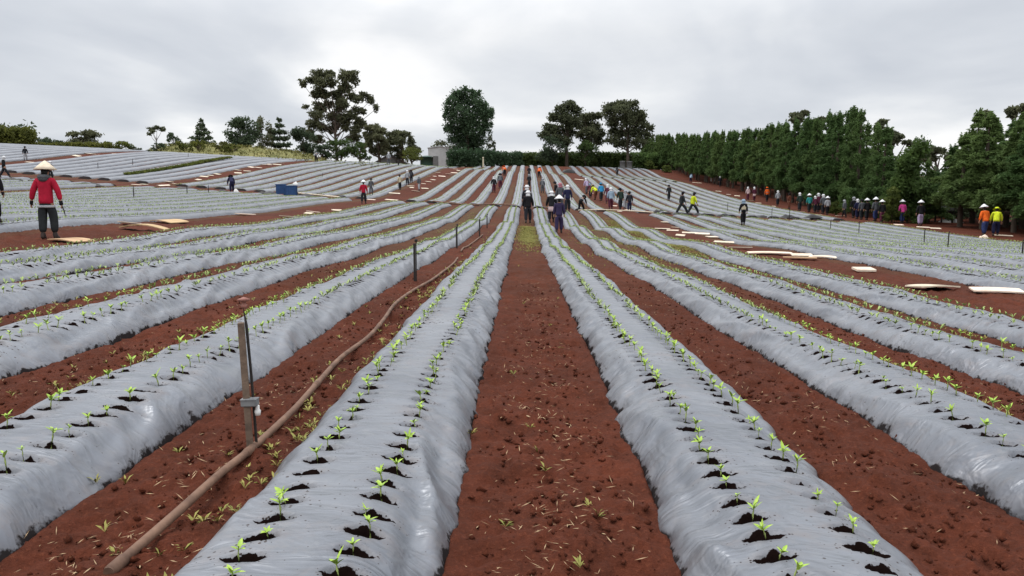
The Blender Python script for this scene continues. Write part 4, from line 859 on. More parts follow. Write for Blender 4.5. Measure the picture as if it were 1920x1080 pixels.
# dark folded film left on the cross tracks
def film_heap(px, py, wpx, label, hgt=.35, rot=0.0, m=None, cat='film heap'):
    p = at(px, py); k = depth(p) / F_PX; a = wpx * k / 2; V = []; F = []; nx, ny = 17, 9
    for i in range(nx):
        for j in range(ny):
            u_, v_ = i / (nx - 1) * 2 - 1, j / (ny - 1) * 2 - 1; rr = max(0, 1 - u_ * u_) ** .6 * max(0, 1 - v_ * v_) ** .5
            V.append((u_ * a, v_ * min(a * .5, .7), hgt * rr * (.65 + .7 * (float(vn(u_ * 3 + px, v_ * 2 + py, 8)) + .3)) - .04))
    for i in range(nx - 1):
        for j in range(ny - 1): F.append((i * ny + j, (i + 1) * ny + j, (i + 1) * ny + j + 1, i * ny + j + 1))
    m_ = MB(); m_.add(V, F, 0, True); o = m_.build('film_heap', m or M_BLACKP); o.location = (p.x, p.y, surf(p.x, p.y)); o.rotation_euler = (0, 0, rot); tag(o, label, cat); return o
film_heap(1066, 324, 26, 'black heap of film at the top of the right red strip', .8)
for px, py, wd, lb in ((22, 341, 40, 'dark folded film behind the far left walker'), (60, 342, 24, 'dark folded film right of the far left walker'), (345, 356, 50, 'dark folded film by the small stakes on the left'), (418, 361, 26, 'dark folded film just left of the bent worker'),
                       (500, 364, 40, 'dark folded film left of the blue bins'), (572, 369, 40, 'dark folded film right of the blue bins'), (640, 374, 30, 'dark folded film near the red shirted distant worker'), (160, 348, 60, 'brown folded film along the second red strip'), (1275, 403, 34, 'dark folded film under the striding pair'),
                       (1315, 404, 34, 'dark folded film right of the striding pair'), (1355, 406, 30, 'dark folded film left of the beige vest worker'), (1432, 408, 34, 'dark folded film right of the beige vest worker'), (1478, 410, 30, 'dark folded film near the thin stakes on the right'), (1524, 412, 34, 'dark folded film below the teal shirted worker'), (1235, 400, 24, 'dark folded film at the corner of the right red strip')):
    film_heap(px, py, wd, lb, .28, 0, M_BLACKP)
film_heap(442, 361, 12, 'small white sack on the bed beside the bent worker', .3, 0, M_WHITE, 'sack')
film_heap(1782, 417, 42, 'crumpled white tarpaulin under the windbreak', .5, .2, M_WHITE, 'tarpaulin')
film_heap(1844, 447, 17, 'small pale heap at the feet of the orange shirted worker', .25, 0, M_BOARD, 'heap')
p = atY(1772, 372, 66); m_ = MB(); m_.box((0, 0, 1.3), (.95, 1.2, 1.0), None, 0, .08); m_.box((0, 0, .4), (1.0, 1.25, .9), None, 1); m_.lathe((0, 0, 1.8), [(.2, 0), (.2, .08), (.01, .1)], 10); o = m_.build('water_container', [M_WHITE, M_STEEL]); o.location = (p.x, 66, tz(p.x, 66) + .9); o.location.z = p.z - 1.0
tag(o, 'white liquid container glimpsed in the windbreak gap', 'container')
m_ = MB()
for a_ in (-.45, .45):
    for b_ in (-.5, .5): m_.box((a_, b_, -.7), (.1, .1, 1.4))
m_.box((0, 0, -.06), (1.1, 1.3, .1)); q = m_.build('stand', M_DARKWOOD, o)

# ------------------------------------------------------------------ boards lying on the bare strips
def board(x0, y0, x1, y1, wd, label, group, m=None, bend=0.0, thick=.028):
    wd *= 1.15
    c = at((x0 + x1) / 2, (y0 + y1) / 2)
    for lo_, hi_ in ((6.85, 9.55), (-13.6, -10.3), (-33.5, -30.8), (-53.4, -50.7)):      # keep the boards on the bare strips
        if lo_ - 1.2 < c.x < hi_ + 1.2: c.x = min(max(c.x, lo_ + .5), hi_ - .4); c.z = tz(c.x, c.y)
    k = depth(c) / F_PX; L = max(.35, min(1.7, math.hypot(x1 - x0, y1 - y0) * k))
    ang = max(-.55, min(.55, -(y1 - y0) / (x1 - x0) * 3.0 + random.uniform(-.08, .08)))
    n = 9; V = []; F = []
    hz = random.uniform(.03, .06); tw = random.uniform(-.05, .05)
    for i in range(n):
        t = i / (n - 1); x = (t - .5) * L; zc = hz + bend * math.sin(math.pi * t); e_ = .92 if i in (0, n - 1) else 1
        for (yy, zz_) in ((-.5, 0), (.5, 0), (.5, 1), (-.5, 1)): V.append((x, yy * wd * e_, zc + zz_ * thick + yy * tw))
    for i in range(n - 1):
        for k in range(4): F.append((i * 4 + k, (i + 1) * 4 + k, (i + 1) * 4 + (k + 1) % 4, i * 4 + (k + 1) % 4))
    F += [(0, 1, 2, 3), (n * 4 - 1, n * 4 - 2, n * 4 - 3, n * 4 - 4)]
    m_ = MB(); m_.add(V, F); m_.f = [tuple(reversed(f)) for f in m_.f]; o = m_.build('board', m or M_BOARD); o.location = (c.x, c.y, tz(c.x, c.y)); o.rotation_euler = (0, 0, ang); tag(o, label, 'board', group)
    # follow the slope along and across
    gx = (tz(c.x + .5, c.y) - tz(c.x - .5, c.y)); gy = (tz(c.x, c.y + .5) - tz(c.x, c.y - .5)); nrm = Vector((-gx, -gy, 1)).normalized()
    o.rotation_euler = (Vector((0, 0, 1)).rotation_difference(nrm).to_matrix() @ Matrix.Rotation(ang, 3, 'Z')).to_euler()
    return o
board(104, 452, 166, 458, .62, 'tan sheet of cardboard at the feet of the red jacketed worker', None, M_BOARD2, .03)
board(232, 434, 311, 431, .55, 'tan bowed cardboard sheet arching off the left red strip', None, M_BOARD2, .11)
board(236, 411, 286, 415, .85, 'tan flat sheet on the far edge of the left red strip', None, M_BOARD2, .05)
board(213, 420, 264, 423, .2, 'narrow pale plank in front of the tan flat sheet on the left', None)
board(431, 403, 467, 404, .3, 'lone pale plank midway along the left red strip', None)
LS = [(523, 407, 562, 411, .18), (572, 396, 602, 401, .15), (571, 402, 586, 402.5, .3), (621, 395, 641, 399, .15), (622, 398, 640, 393, .15)]
for q in LS: board(*q, 'pale plank in the loose cluster on the left red strip before the red shirted pair', 'plank cluster on the left red strip')
LU = [(688, 375, 704, 376, .25), (721, 374, 747, 377.5, .3), (719, 363, 740, 362, .3), (763, 351, 777, 348, .3), (768, 354, 776, 352, .3), (772, 358, 787, 360, .3), (790, 356, 803, 352.5, .35), (797, 340, 809, 343, .35), (807, 337, 817, 339, .35), (822, 331.7, 835, 331, .4), (817, 325, 825, 324, .5),
      (847, 326, 860, 323.7, .5), (836, 328, 847, 326, .5), (797, 331, 803, 331, .4), (865, 321, 872, 321, .5), (850, 318, 858, 317, .5), (790, 346, 798, 345, .3), (812, 332, 818, 331, .4), (859, 312, 866, 311.5, .6)]
for q in LU: board(*q, 'pale plank on the climbing part of the left red strip', 'planks on the climbing left red strip')
L2 = [(302, 340, 320, 343, .4), (324, 344, 334, 347.5, .35), (361, 328, 372, 327.5, .4), (366, 331, 382, 331.7, .35), (366, 337, 378, 339, .35), (378, 324, 393, 327.5, .4), (422, 316.7, 436, 319.7, .4), (446, 311, 460, 314, .45), (473, 309, 493, 307.5, .5), (440, 326.7, 452.5, 324, .4), (457, 322.5, 470, 321, .4), (477, 314.7, 491, 316, .4), (512, 310, 527, 309, .5), (233, 346.7, 250, 346.7, .3), (262, 345, 277, 348, .35), (519, 306, 532, 307, .5), (497, 308, 505, 309, .5)]
for q in L2: board(*q, 'pale plank on the second red strip left of the blue bins', 'planks on the second red strip')
board(311, 347.5, 322, 353, .9, 'pale wide sheet at the lower end of the second red strip', None, None, .05)
L3 = [(133, 289, 155, 297.5, .4), (158, 287.5, 177, 290, .6), (185, 292.5, 202, 291.7, .5), (212, 288.7, 218, 290, .6), (49, 306, 63, 305, .5)]
for q in L3: board(*q, 'pale plank on the highest red strip at far left', 'planks on the highest red strip')
RS = [(1251, 419.5, 1264, 418, .3), (1250, 433.5, 1272, 434.5, .2), (1276, 426, 1290, 431, .15), (1279, 437.5, 1305, 438.5, .22), (1303, 439.5, 1330, 440.7, .28), (1267, 442, 1284, 445, .2), (1354, 447.5, 1374, 446, .42), (1369, 453, 1410, 459.5, .25)]
for q in RS: board(*q, 'pale plank in the scatter on the right red strip left of the beige vest worker', 'plank scatter on the right red strip')
board(1228, 430, 1256, 431.5, .55, 'wider pale sheet at the left of the plank scatter on the right strip', None)
board(1365, 469, 1409, 467, .2, 'thin pale plank lying flat nearest the last right hand bed', None)
board(1403, 477, 1484, 478.5, .32, 'long pale plank left of the overlapping pile on the right strip', None, None, .02)
board(1470, 485, 1529, 490, .28, 'tan plank in front of the overlapping pile on the right strip', None, M_BOARD2)
board(1484, 480.5, 1522, 481.5, .3, 'middle plank of the overlapping pile on the right strip', None)
board(1519, 480, 1567, 491, .22, 'slanting pale plank at the right end of the overlapping pile', None, None, .03)
board(1602, 509, 1637, 510, .34, 'short pale plank alone in the middle of the right strip', None, None, 0, .05)
board(1711, 545, 1784, 541, .55, 'wide pale sheet on the right strip beside the seedling row', None, None, .02)
board(1831, 547, 1916, 554, .30, 'nearest pale plank at the right picture edge', None, None, .01)
RU = [(1157, 397, 1166, 397, .3), (1182, 393.7, 1193, 396, .4), (1148, 387, 1157, 387.6, .4), (1103, 362.7, 1113, 363.4, .4), (1105, 357, 1113, 356, .4), (1077, 336, 1095, 339, .4), (1108, 348, 1116, 349, .4), (1146, 380, 1156, 380.5, .35)]
for q in RU: board(*q, 'pale plank among the crowd on the climbing right red strip', 'planks on the climbing right red strip')
RT_ = [(1342, 357.5, 1352, 361, .5), (1362, 365, 1370, 366, .5), (1377, 368, 1387, 368.3, .5), (1402, 376.7, 1412, 376.7, .5), (1417, 381.7, 1427, 381.7, .5), (1448, 387.5, 1454, 387.5, .5), (1492, 398, 1507, 398, .45), (1530, 404, 1540, 404, .45), (1568, 406, 1583, 405, .45), (1677, 422.5, 1693, 422.5, .4), (1720, 426.7, 1742, 428, .35), (1745, 428.5, 1763, 430, .35), (1867, 442, 1896, 445, .35)]
for q in RT_: board(*q, 'pale plank on the red strip along the windbreak', 'planks along the windbreak strip')
board(1296, 341, 1318, 346, .3, 'long pale plank at the upper end of the windbreak strip', None)
# white frames by the windbreak
for px, lb in ((1329, 'white leaning frame at the upper end of the windbreak strip'), (1337, 'second white frame, right of the leaning one by the windbreak')):
    p = at(px, 340); m_ = MB()
    for s in (-.35, .35): m_.box((s, 0, .55), (.09, .07, 1.1))
    m_.box((0, 0, 1.13), (.82, .07, .1)); o = m_.build('white_frame', M_WHITE); o.location = p; o.rotation_euler = (.25 if px == 1329 else 0, 0, .3); tag(o, lb, 'frame')

# ------------------------------------------------------------------ blue bins
def bin_(px0, px1, top, base, label, rz):
    c = at((px0 + px1) / 2, base); k = depth(c) / F_PX; W_ = (px1 - px0) * k; H = (base - top) * k
    r_ = empty('plastic_bin', (c.x, c.y, surf(c.x, c.y) - .02), rz); tag(r_, label, 'bin'); D = W_ * .95; t = .05; z0 = .12
    m_ = MB(); m_.box((0, -D / 2 + t / 2, (H + z0) / 2), (W_, t, H - z0)); m_.box((0, D / 2 - t / 2, (H + z0) / 2), (W_, t, H - z0))
    for s in (-1, 1): m_.box((s * (W_ / 2 - t / 2), 0, (H + z0) / 2), (t, D - 2 * t, H - z0))
    m_.box((0, 0, z0 + .03), (W_ - 2 * t, D - 2 * t, .05)); 
    for s in (-.36, -.12, .12, .36):
        m_.box((s * W_, -D / 2 - .012, (H + z0) / 2 - .03), (.05, .024, (H - z0) * .86)); m_.box((s * W_, D / 2 + .012, (H + z0) / 2 - .03), (.05, .024, (H - z0) * .86))
        m_.box((-W_ / 2 - .012, s * D, (H + z0) / 2 - .03), (.024, .05, (H - z0) * .86)); m_.box((W_ / 2 + .012, s * D, (H + z0) / 2 - .03), (.024, .05, (H - z0) * .86))
    m_.build('body', M_BLUE, r_)
    m_ = MB()
    for s in (-1, 1): m_.box((0, s * (D / 2 + .01), H - .02), (W_ + .10, .06, .08)); m_.box((s * (W_ / 2 + .01), 0, H - .02), (.06, D - .05, .08))
    m_.build('rim', M_BLUE, r_)
    for a in (-1, 1):
        for b in (-1, 1):
            m_ = MB(); m_.box((a * (W_ / 2 - .1), b * (D / 2 - .1), z0 / 2), (.16, .16, z0)); m_.build('foot', M_BLUE, r_)
    return r_, H
b1_, _ = bin_(519, 536, 345.5, 366, 'left blue plastic harvest bin at the bed ends', .25)
b2_, hb = bin_(538, 556, 348, 368, 'right blue plastic harvest bin with a white sack on its rim', .1)
m_ = MB(); m_.ball((0, 0, .12), (.24, .2, .2), 12); m_.ball((.05, .02, .30), (.07, .06, .1), 8); o = m_.build('sack', M_WHITE); o.location = b2_.location + Vector((.22, .38, hb - .03)); tag(o, 'white sack resting on the rim of the right blue bin', 'sack')

# ------------------------------------------------------------------ people
def cloth(name, c, c2=None): return pmat(name, c, c2 or tuple(v * .7 for v in c), 7, .85, .25, 25, .15)
CM = {'red': cloth('red_cloth', (.42, .014, .040)), 'dark': cloth('dark_cloth', (.022, .024, .030)), 'black': cloth('black_cloth', (.012, .012, .014)), 'grey': cloth('grey_cloth', (.10, .105, .115)), 'lgrey': cloth('light_grey_cloth', (.36, .37, .39)),
      'navy': cloth('navy_cloth', (.020, .022, .060)), 'purple': cloth('purple_cloth', (.040, .030, .075)), 'blue': cloth('blue_cloth', (.03, .25, .48)), 'sky': cloth('pale_blue_cloth', (.30, .40, .50)), 'orange': cloth('orange_cloth', (.85, .15, .02)), 'yellow': cloth('yellow_cloth', (.62, .72, .03)),
      'cream': cloth('cream_cloth', (.52, .45, .32)), 'pink': cloth('pink_cloth', (.68, .07, .30)), 'rose': cloth('rose_cloth', (.50, .20, .24)), 'lilac': cloth('lilac_cloth', (.42, .34, .50)), 'maroon': cloth('maroon_cloth', (.10, .025, .045)), 'teal': cloth('teal_cloth', (.03, .26, .25)),
      'green': cloth('dark_green_cloth', (.025, .045, .035)), 'brown': cloth('brown_cloth', (.14, .05, .03)), 'white': cloth('white_cloth', (.70, .70, .70)), 'denim': cloth('denim_cloth', (.035, .05, .14)), 'charcoal': cloth('charcoal_cloth', (.026, .030, .033)), 'palepink': cloth('pale_pink_cloth', (.62, .46, .46))}
M_SKIN = pmat('skin', (.36, .20, .13), (.30, .16, .10), 8, .6); M_HAIR = pmat('black_hair', (.012, .010, .009), None, 30, .6); M_EYE = pmat('eye', (.02, .015, .012), None, 5, .3); M_HAT = pmat('straw_hat', (.70, .60, .46), (.58, .48, .35), 14, .8, .3, 60); M_WHAT = pmat('white_hat', (.74, .74, .74), (.62, .62, .63), 8, .8)
M_BOOT = pmat('muddy_boot', (.05, .035, .03), (.03, .022, .02), 9, .8)
SK = []
def skin(name, parent, chains, m, root=0, sub=1):
    """chains: lists of (point, rx, ry); equal points are welded so limbs join"""
    V = []; Rr = []; E = []; idx = {}; roots = []
    for ci, ch in enumerate(chains):
        prev = None; new_any = False; first = None
        for p, rx, ry in ch:
            key = (round(p[0], 4), round(p[1], 4), round(p[2], 4))
            if key not in idx: idx[key] = len(V); V.append(tuple(p)); Rr.append((rx, ry))
            i = idx[key]
            if first is None: first = i
            if prev is not None and prev != i: E.append((prev, i))
            prev = i
        roots.append(first)
    me = bpy.data.meshes.new(name); me.from_pydata(V, E, []); o = link_obj(name, me, parent); me.materials.append(m)
    md = o.modifiers.new('skin', 'SKIN'); md.use_smooth_shade = True; md.branch_smoothing = .3
    # one root per connected piece
    comp = list(range(len(V)))
    def fnd(a):
        while comp[a] != a: a = comp[a]
        return a
    for a, b in E: comp[fnd(a)] = fnd(b)
    seen = set(); sv = me.skin_vertices[0].data
    for i in range(len(V)): sv[i].radius = Rr[i]; sv[i].use_root = False
    for i in [idx_ for idx_ in [roots[0]] + list(range(len(V)))]:
        f = fnd(i)
        if f not in seen: seen.add(f); sv[i].use_root = True
    sm_ = o.modifiers.new('sub', 'SUBSURF'); sm_.levels = sub; sm_.render_levels = sub
    SK.append(o); return o
def person(px, base, top, label, yaw=0.0, shirt='dark', pants='charcoal', hat='white', walk=None, bend=None, seed=0, gloves=None, extra=None, snap=None, arms=None):
    p = at(px, base); g = random.Random(seed + int(px * 7))
    dpt = depth(p); Himp = (base - top) * dpt / F_PX
    total = 1.70; lean = 0.0; s = 1.0
    if bend is None:
        if Himp > 1.45: s = min(max(Himp / total, .85), 1.13); lean = g.uniform(.02, .12)
        else: lean = math.acos(max(-.15, min(1, (Himp - .84) / .80)))
    else: lean = bend; s = min(1.15, max(.8, Himp / (.84 + .80 * math.cos(lean))))
    walk = g.uniform(.06, .16) if walk is None else walk
    r_ = empty('person', (p.x, p.y, surf(p.x, p.y)), yaw, s); tag(r_, label, 'person')
    drop = walk * walk * .35 + .05 * math.sin(lean); ph = .92 - drop
    D = Vector((0, math.sin(lean), math.cos(lean))); Nn = Vector((0, math.cos(lean), -math.sin(lean)))   # up the back, and forward out of the chest
    pel = Vector((0, -.16 * math.sin(lean), ph)); bel = pel + D * .14; che = pel + D * .34; nb = pel + D * .49; nk = pel + D * .55 + Nn * .015
    HD = (D * (1 - .35 * math.sin(lean)) + Vector((0, 0, 1)) * .25 * math.sin(lean)).normalized(); HN = Vector((0, HD.z, -HD.y)); hb = nk + HD * .05 + HN * .02; hc = nk + HD * .13 + HN * .03; ht = nk + HD * .215 + HN * .015
    if ht.z * s < .5: pass
    arm = []; hand = []
    for sd in (-1, 1):
        sh = pel + D * .455 + Vector((sd * .165, 0, 0)); sw = (walk * .9 * sd if lean < .5 else .15 + g.uniform(-.1, .25))
        q = arms[0 if sd < 0 else 1] if arms else None
        ud = Vector((sd * .30, sw * .6, -1)).normalized() if q is None else Vector(q[0]).normalized()
        fd = Vector((sd * .10, sw * .6 + .22, -1)).normalized() if q is None else Vector(q[1]).normalized()
        el = sh + ud * .275; wr = el + fd * .245; arm.append((sh, el, wr)); hand.append((wr, fd))
    leg = []
    for sd in (-1, 1):
        hp = pel + Vector((sd * .088, 0, -.03)); st = walk * sd; an = Vector((sd * .105, st * 1.25 + .02, .075 + (.05 * abs(st) if st < 0 else 0)))
        md = (hp + an) / 2; L = (hp - an).length; bendk = math.sqrt(max(.0, .21 ** 2 * 4 - L * L / 1.0)) * .5 if L < .84 else .0
        kn = md + Vector((sd * .012, .035 + bendk * .8, .02)); toe = an + Vector((sd * .02, .155, -.045)); heel = an + Vector((0, -.05, -.045)); leg.append((hp, kn, an, toe, heel))
    body = [[(pel, .135, .10), (bel, .125, .09), (che, .150, .10), (nb, .085, .07), (nk, .052, .052), (hb, .066, .075), (hc, .074, .092), (ht, .052, .066)]]
    for sh, el, wr in arm: body.append([(nb, .085, .07), (sh, .058, .058), (el, .042, .042), (wr, .028, .030)])
    for hp, kn, an, toe, heel in leg: body.append([(pel, .135, .10), (hp, .09, .095), (kn, .060, .062), (an, .040, .042), (toe, .034, .026)])
    body.append([(hc, .074, .092), (hc + HN * .098 + HD * -.012, .011, .016)])                           # nose
    for sd in (-1, 1): body.append([(hc, .074, .092), (hc + Vector((sd * .084, 0, 0)) - HN * .01, .010, .022)])      # ears
    for i, (wr, fd) in enumerate(hand):
        sd = -1 if i == 0 else 1; sx_ = Vector((0, 1, 0)) - fd * fd.y; sx_.normalize(); inn = fd.cross(sx_) * sd * (1 if fd.cross(sx_).x * sd < 0 else -1); inn.normalize()
        if inn.x * sd > 0: inn = -inn
        pm = wr + fd * .055; pe = wr + fd * .088; body.append([(wr, .028, .030), (pm, .020, .040), (pe, .017, .038)])
        for k, (o_, ln) in enumerate(((-.028, .060), (-.009, .074), (.010, .080), (.029, .072))):
            b0 = wr + fd * .078 + sx_ * o_; b1 = b0 + fd * ln * .55 + inn * .006; b2 = b1 + fd * ln * .40 + inn * .022; body.append([(b0, .0095, .0095), (b1, .0088, .0088), (b2, .0072, .0072)])
        t0 = wr + fd * .035 + sx_ * .026; t1 = t0 + fd * .035 + sx_ * .028 + inn * .010; t2 = t1 + fd * .032 + sx_ * .006 + inn * .014; body.append([(t0, .012, .012), (t1, .0105, .0105), (t2, .0085, .0085)])
    bd = skin('body', r_, body, CM[gloves] if False else M_SKIN)
    ey = MB()
    for sd in (-1, 1): ey.ball(hc + HN * .085 + HD * .012 + Vector((sd * .031, 0, 0)), (.012, .008, .008), 8)
    ey.tube([hc + HN * .084 - HD * .052 + Vector((-.022, 0, 0)), hc + HN * .092 - HD * .054, hc + HN * .084 - HD * .052 + Vector((.022, 0, 0))], .005, 5); ey.build('face', M_EYE, bd)
    Mx = Matrix((Vector((1, 0, 0)), HN, HD)).transposed()
    hr = MB(); hr.lathe(hc, [(.084, -.035), (.094, .0), (.096, .035), (.085, .075), (.055, .103), (.001, .112)], 14, 0, Matrix((Vector((.92, 0, 0)), HN, HD)).transposed()); hr.lathe(hc - HN * .052, [(.001, -.13), (.05, -.12), (.068, -.06), (.07, .0), (.05, .05)], 12, 0, Mx); hr.build('hair', M_HAIR, r_)
    # clothes
    t_ = 1.16
    jk = [[(pel - D * .11, .182, .152), (pel + D * -.03, .180, .152), (bel, .174, .142), (che, .190, .142), (nb, .112, .092), (nb + D * .035, .066, .064)]]
    for sh, el, wr in arm: jk.append([(nb, .112, .092), (sh, .090, .090), (el, .074, .074), (el.lerp(wr, .86), .058, .058)])
    skin('jacket', r_, jk, CM[shirt])
    tr = [[(pel + D * .03, .155, .125), (pel - Vector((0, 0, .015)), .165, .138)]]
    for hp, kn, an, toe, heel in leg: tr.append([(pel - Vector((0, 0, .015)), .165, .138), (hp - Vector((0, 0, .06)), .120, .128), (kn, .100, .104), (kn.lerp(an, .85), .086, .088)])
    skin('trousers', r_, tr, CM[pants])
    for hp, kn, an, toe, heel in leg: skin('boot', r_, [[(heel, .042, .040), (an + Vector((0, 0, -.03)), .052, .055), (toe, .046, .034)], [(an + Vector((0, 0, -.03)), .052, .055), (an.lerp(kn, .3), .056, .058)]], M_BOOT)
    if hat:
        m_ = MB(); hm = {'cone': M_HAT, 'white': M_WHAT, 'dark': CM['black'], 'grey': CM['lgrey'], 'pink': CM['rose'], 'wcone': M_WHAT, 'green': CM['green'], 'orange': CM['orange'], 'yellow': CM['yellow'], 'blue': CM['blue'], 'sky': CM['sky'], 'cream': CM['cream']}[hat]
        if hat in ('cone', 'wcone'):
            m_.lathe(hc + HD * .022, [(.238, .0), (.245, .004), (.16, .085), (.075, .165), (.012, .212), (.001, .214)], 24, 0, Mx, True); m_.lathe(hc + HD * .022, [(.238, .0), (.155, .075), (.07, .152), (.001, .198)], 24, 0, Mx, True); m_.build('conical_hat', hm, r_)
        else:
            m_.lathe(hc + HD * .045, [(.105, -.01), (.19, -.035), (.195, -.028), (.112, .008), (.112, .03), (.104, .07), (.078, .095), (.001, .105)], 20, 0, Mx, True); m_.build('brimmed_hat', hm, r_)
            if hat in ('white', 'grey', 'pink', 'sky'): 
                m_ = MB(); m_.lathe(hc - HN * .03, [(.098, .03), (.106, -.03), (.115, -.10), (.128, -.17), (.122, -.17), (.10, -.08), (.09, .03)], 14, 0, Mx); m_.build('neck_cloth', hm, r_)
    if extra == 'hood':
        m_ = MB(); c = nb + D * .03 - Nn * .05
        m_.ball(c - D * .03 - Nn * .03, (.115, .085, .075), 12); m_.lathe(c + D * .02, [(.07, .05), (.105, .035), (.125, -.01), (.11, -.05), (.07, -.05)], 14, 0, Matrix((Vector((1.1, 0, 0)), Nn, D)).transposed()); m_.build('hood', CM['grey'], r_)
        m_ = MB(); m_.lathe(pel - D * .14, [(.172, .02), (.186, .015), (.189, -.03), (.172, -.035)], 20, 0, Matrix((Vector((1, 0, 0)), Vector((0, .80, 0)), Vector((0, 0, 1)))).transposed()); m_.build('shirt_hem', CM['lgrey'], r_)
    if extra == 'vest':
        v = [[(pel + D * .05, .182, .156), (bel, .180, .150), (che, .188, .150), (nb, .115, .098)]]; skin('vest', r_, v, CM['cream'])
        m_ = MB(); m_.box(pel + D * .06 - Nn * .15, (.20, .06, .12), None, 0, .01); m_.build('waist_bag', CM['black'], r_)
    if extra in ('skirt', 'apron'):
        m_ = MB(); m_.lathe(pel + D * .02, [(.145, .03), (.165, -.06), (.185, -.2), (.20, -.33), (.19, -.33), (.15, 0)], 18, 0, Matrix((Vector((1, 0, 0)), Vector((0, .82, 0)), Vector((0, 0, 1)))).transposed()); m_.build('skirt', CM['palepink' if extra == 'skirt' else 'grey'], r_)
    if gloves:
        for wr, fd in hand: skin('glove', r_, [[(wr - fd * .04, .040, .042), (wr + fd * .055, .030, .048), (wr + fd * .085, .024, .045)]], CM[gloves])
    if extra == 'stripe' or shirt in ('orange', 'yellow') and extra is None:
        m_ = MB(); m_.lathe(bel + D * .03, [(.176, -.02), (.192, -.02), (.194, .02), (.176, .02)], 18, 0, Matrix((Vector((1, 0, 0)), Nn * .78, D)).transposed()); m_.build('reflective_band', CM['lgrey'], r_)
    return r_, hand
P_ = person
r_, hd_ = P_(92, 449, 318, 'person in red jacket and cream conical hat walking away on the left red strip', .12, 'red', 'charcoal', 'cone', .05, .03, 1, 'black', 'hood', None, [((-.42, -.12, -1), (-.24, .12, -1)), ((.40, .05, -1), (.16, .05, -1))])
m_ = MB(); wr, fd = hd_[1]; q = wr + fd * .10; m_.tube([q + Vector((-.01, .02, .06)), q, q + Vector((.03, .02, -.10))], [.013, .014, .012], 8); m_.tube([q + Vector((.03, .02, -.10)), q + Vector((.05, .03, -.24))], [.016, .008], 6)
o = m_.build('hand_tool', M_DARKWOOD); o.location = r_.matrix_basis @ Vector((0, 0, 0)); o.rotation_euler = r_.rotation_euler; o.scale = r_.scale; tag(o, 'short dark planting tool in the right hand of the red jacketed worker', 'tool')
P_(-11, 432, 326, 'dark clothed person cut off by the left picture edge, arm hanging', .2, 'black', 'black', 'white', .05, .03, 2, 'black', None, None, [((-.3, 0, -1), (-.1, .1, -1)), ((.35, .05, -1), (.12, .1, -1))])
P_(9, 338, 298, 'dark clothed person in white hat striding at the far left edge', -1.2, 'black', 'dark', 'white', .3, None, 3)
P_(48, 301, 275, 'person in dark top and pale trousers on the highest red strip', .3, 'dark', 'lgrey', 'dark', .1, None, 4)
P_(95, 336, 303, 'person in white hat almost hidden behind the conical hat', 0, 'grey', 'dark', 'white', .1, None, 5)
P_(435, 362, 330, 'person in dark blue bending over the bed left of the blue bins', .5, 'navy', 'navy', 'dark', .08, .85, 6)
P_(593, 306, 289, 'person in grey top standing at the crest under the tallest eucalyptus', 0, 'grey', 'black', 'grey', .1, None, 7)
P_(729, 311, 288, 'person in pale grey on the crest in front of the dark roofed house', 0, 'lgrey', 'grey', 'white', .1, None, 8)
P_(747, 312, 303, 'person in black crouching at the crest right of the pale grey one', 1, 'black', 'black', 'dark', .1, 1.35, 9)
P_(682, 382, 340, 'person in red top and white hat walking up the left red strip', 0, 'red', 'dark', 'wcone', .12, None, 10)
P_(696, 369, 339, 'person in dark grey beside the distant red topped worker', 0, 'grey', 'grey', 'dark', .1, None, 11)
P_(750, 356, 328, 'person in pale yellow vest bending on the climbing left strip', .4, 'cream', 'charcoal', 'dark', .1, None, 12)
P_(764, 347, 320, 'person in white hat and grey top right of the pale yellow vest', .2, 'lgrey', 'dark', 'white', .1, None, 13)
P_(771, 343, 320, 'person in dark clothes just behind the white hatted one on the left strip', .2, 'dark', 'dark', 'dark', .1, None, 14)
P_(786, 358, 331, 'person in grey bending over planks on the climbing left strip', .9, 'grey', 'lgrey', 'grey', .15, None, 15)
P_(926, 361, 333, 'person in black with white hat between the second and third left beds uphill', .1, 'black', 'maroon', 'white', .1, .5, 16)
P_(938, 354, 326, 'person in dark grey right behind the black clad one uphill', .1, 'grey', 'maroon', 'dark', .1, .5, 17)
P_(946, 330, 310, 'person in bright orange bending near the crest, left of the middle', .2, 'orange', 'dark', 'orange', .1, 1.0, 18)
P_(990, 419, 360, 'person in dark clothes and white hat walking up the middle furrow, front one', 0, 'black', 'dark', 'white', .14, .12, 19)
P_(988, 402, 347, 'person in dark clothes and white hat directly behind the front one in the middle furrow', 0, 'dark', 'dark', 'white', .12, .1, 20)
P_(992, 352, 327, 'person in grey further up the middle furrow', .2, 'charcoal', 'dark', 'grey', .1, None, 21)
P_(992, 332, 312, 'person in dark grey highest in the middle furrow near the crest', 0, 'dark', 'dark', 'dark', .1, None, 22)
P_(1011, 333, 311, 'person in bright orange near the crest, right of the middle', -.2, 'orange', 'dark', 'orange', .1, .9, 23)
P_(1017, 362, 336, 'person in grey below the right orange worker', 0, 'grey', 'grey', 'grey', .1, .5, 24)
P_(1048, 438, 373, 'person in dark purple with pale conical hat walking away, nearest of the middle group', -.05, 'purple', 'purple', 'wcone', .10, .08, 25, None, None, None, [((-.22, .05, -1), (-.05, .1, -1)), ((.22, .05, -1), (.05, .1, -1))])
P_(1034, 417, 361, 'person in black with white hat and pale skirt beside the purple worker', 0, 'black', 'dark', 'white', .1, .3, 26, None, 'skirt')
P_(1064, 403, 355, 'person in navy with white hat right behind the purple worker', 0, 'navy', 'dark', 'white', .1, .1, 27)
P_(1050, 398, 345, 'person in grey with pink hat behind the purple worker', 0, 'grey', 'grey', 'pink', .1, .1, 28)
P_(1053, 388, 337, 'person in rose scarf at the back of the middle group', .3, 'rose', 'grey', 'pink', .1, .2, 29)
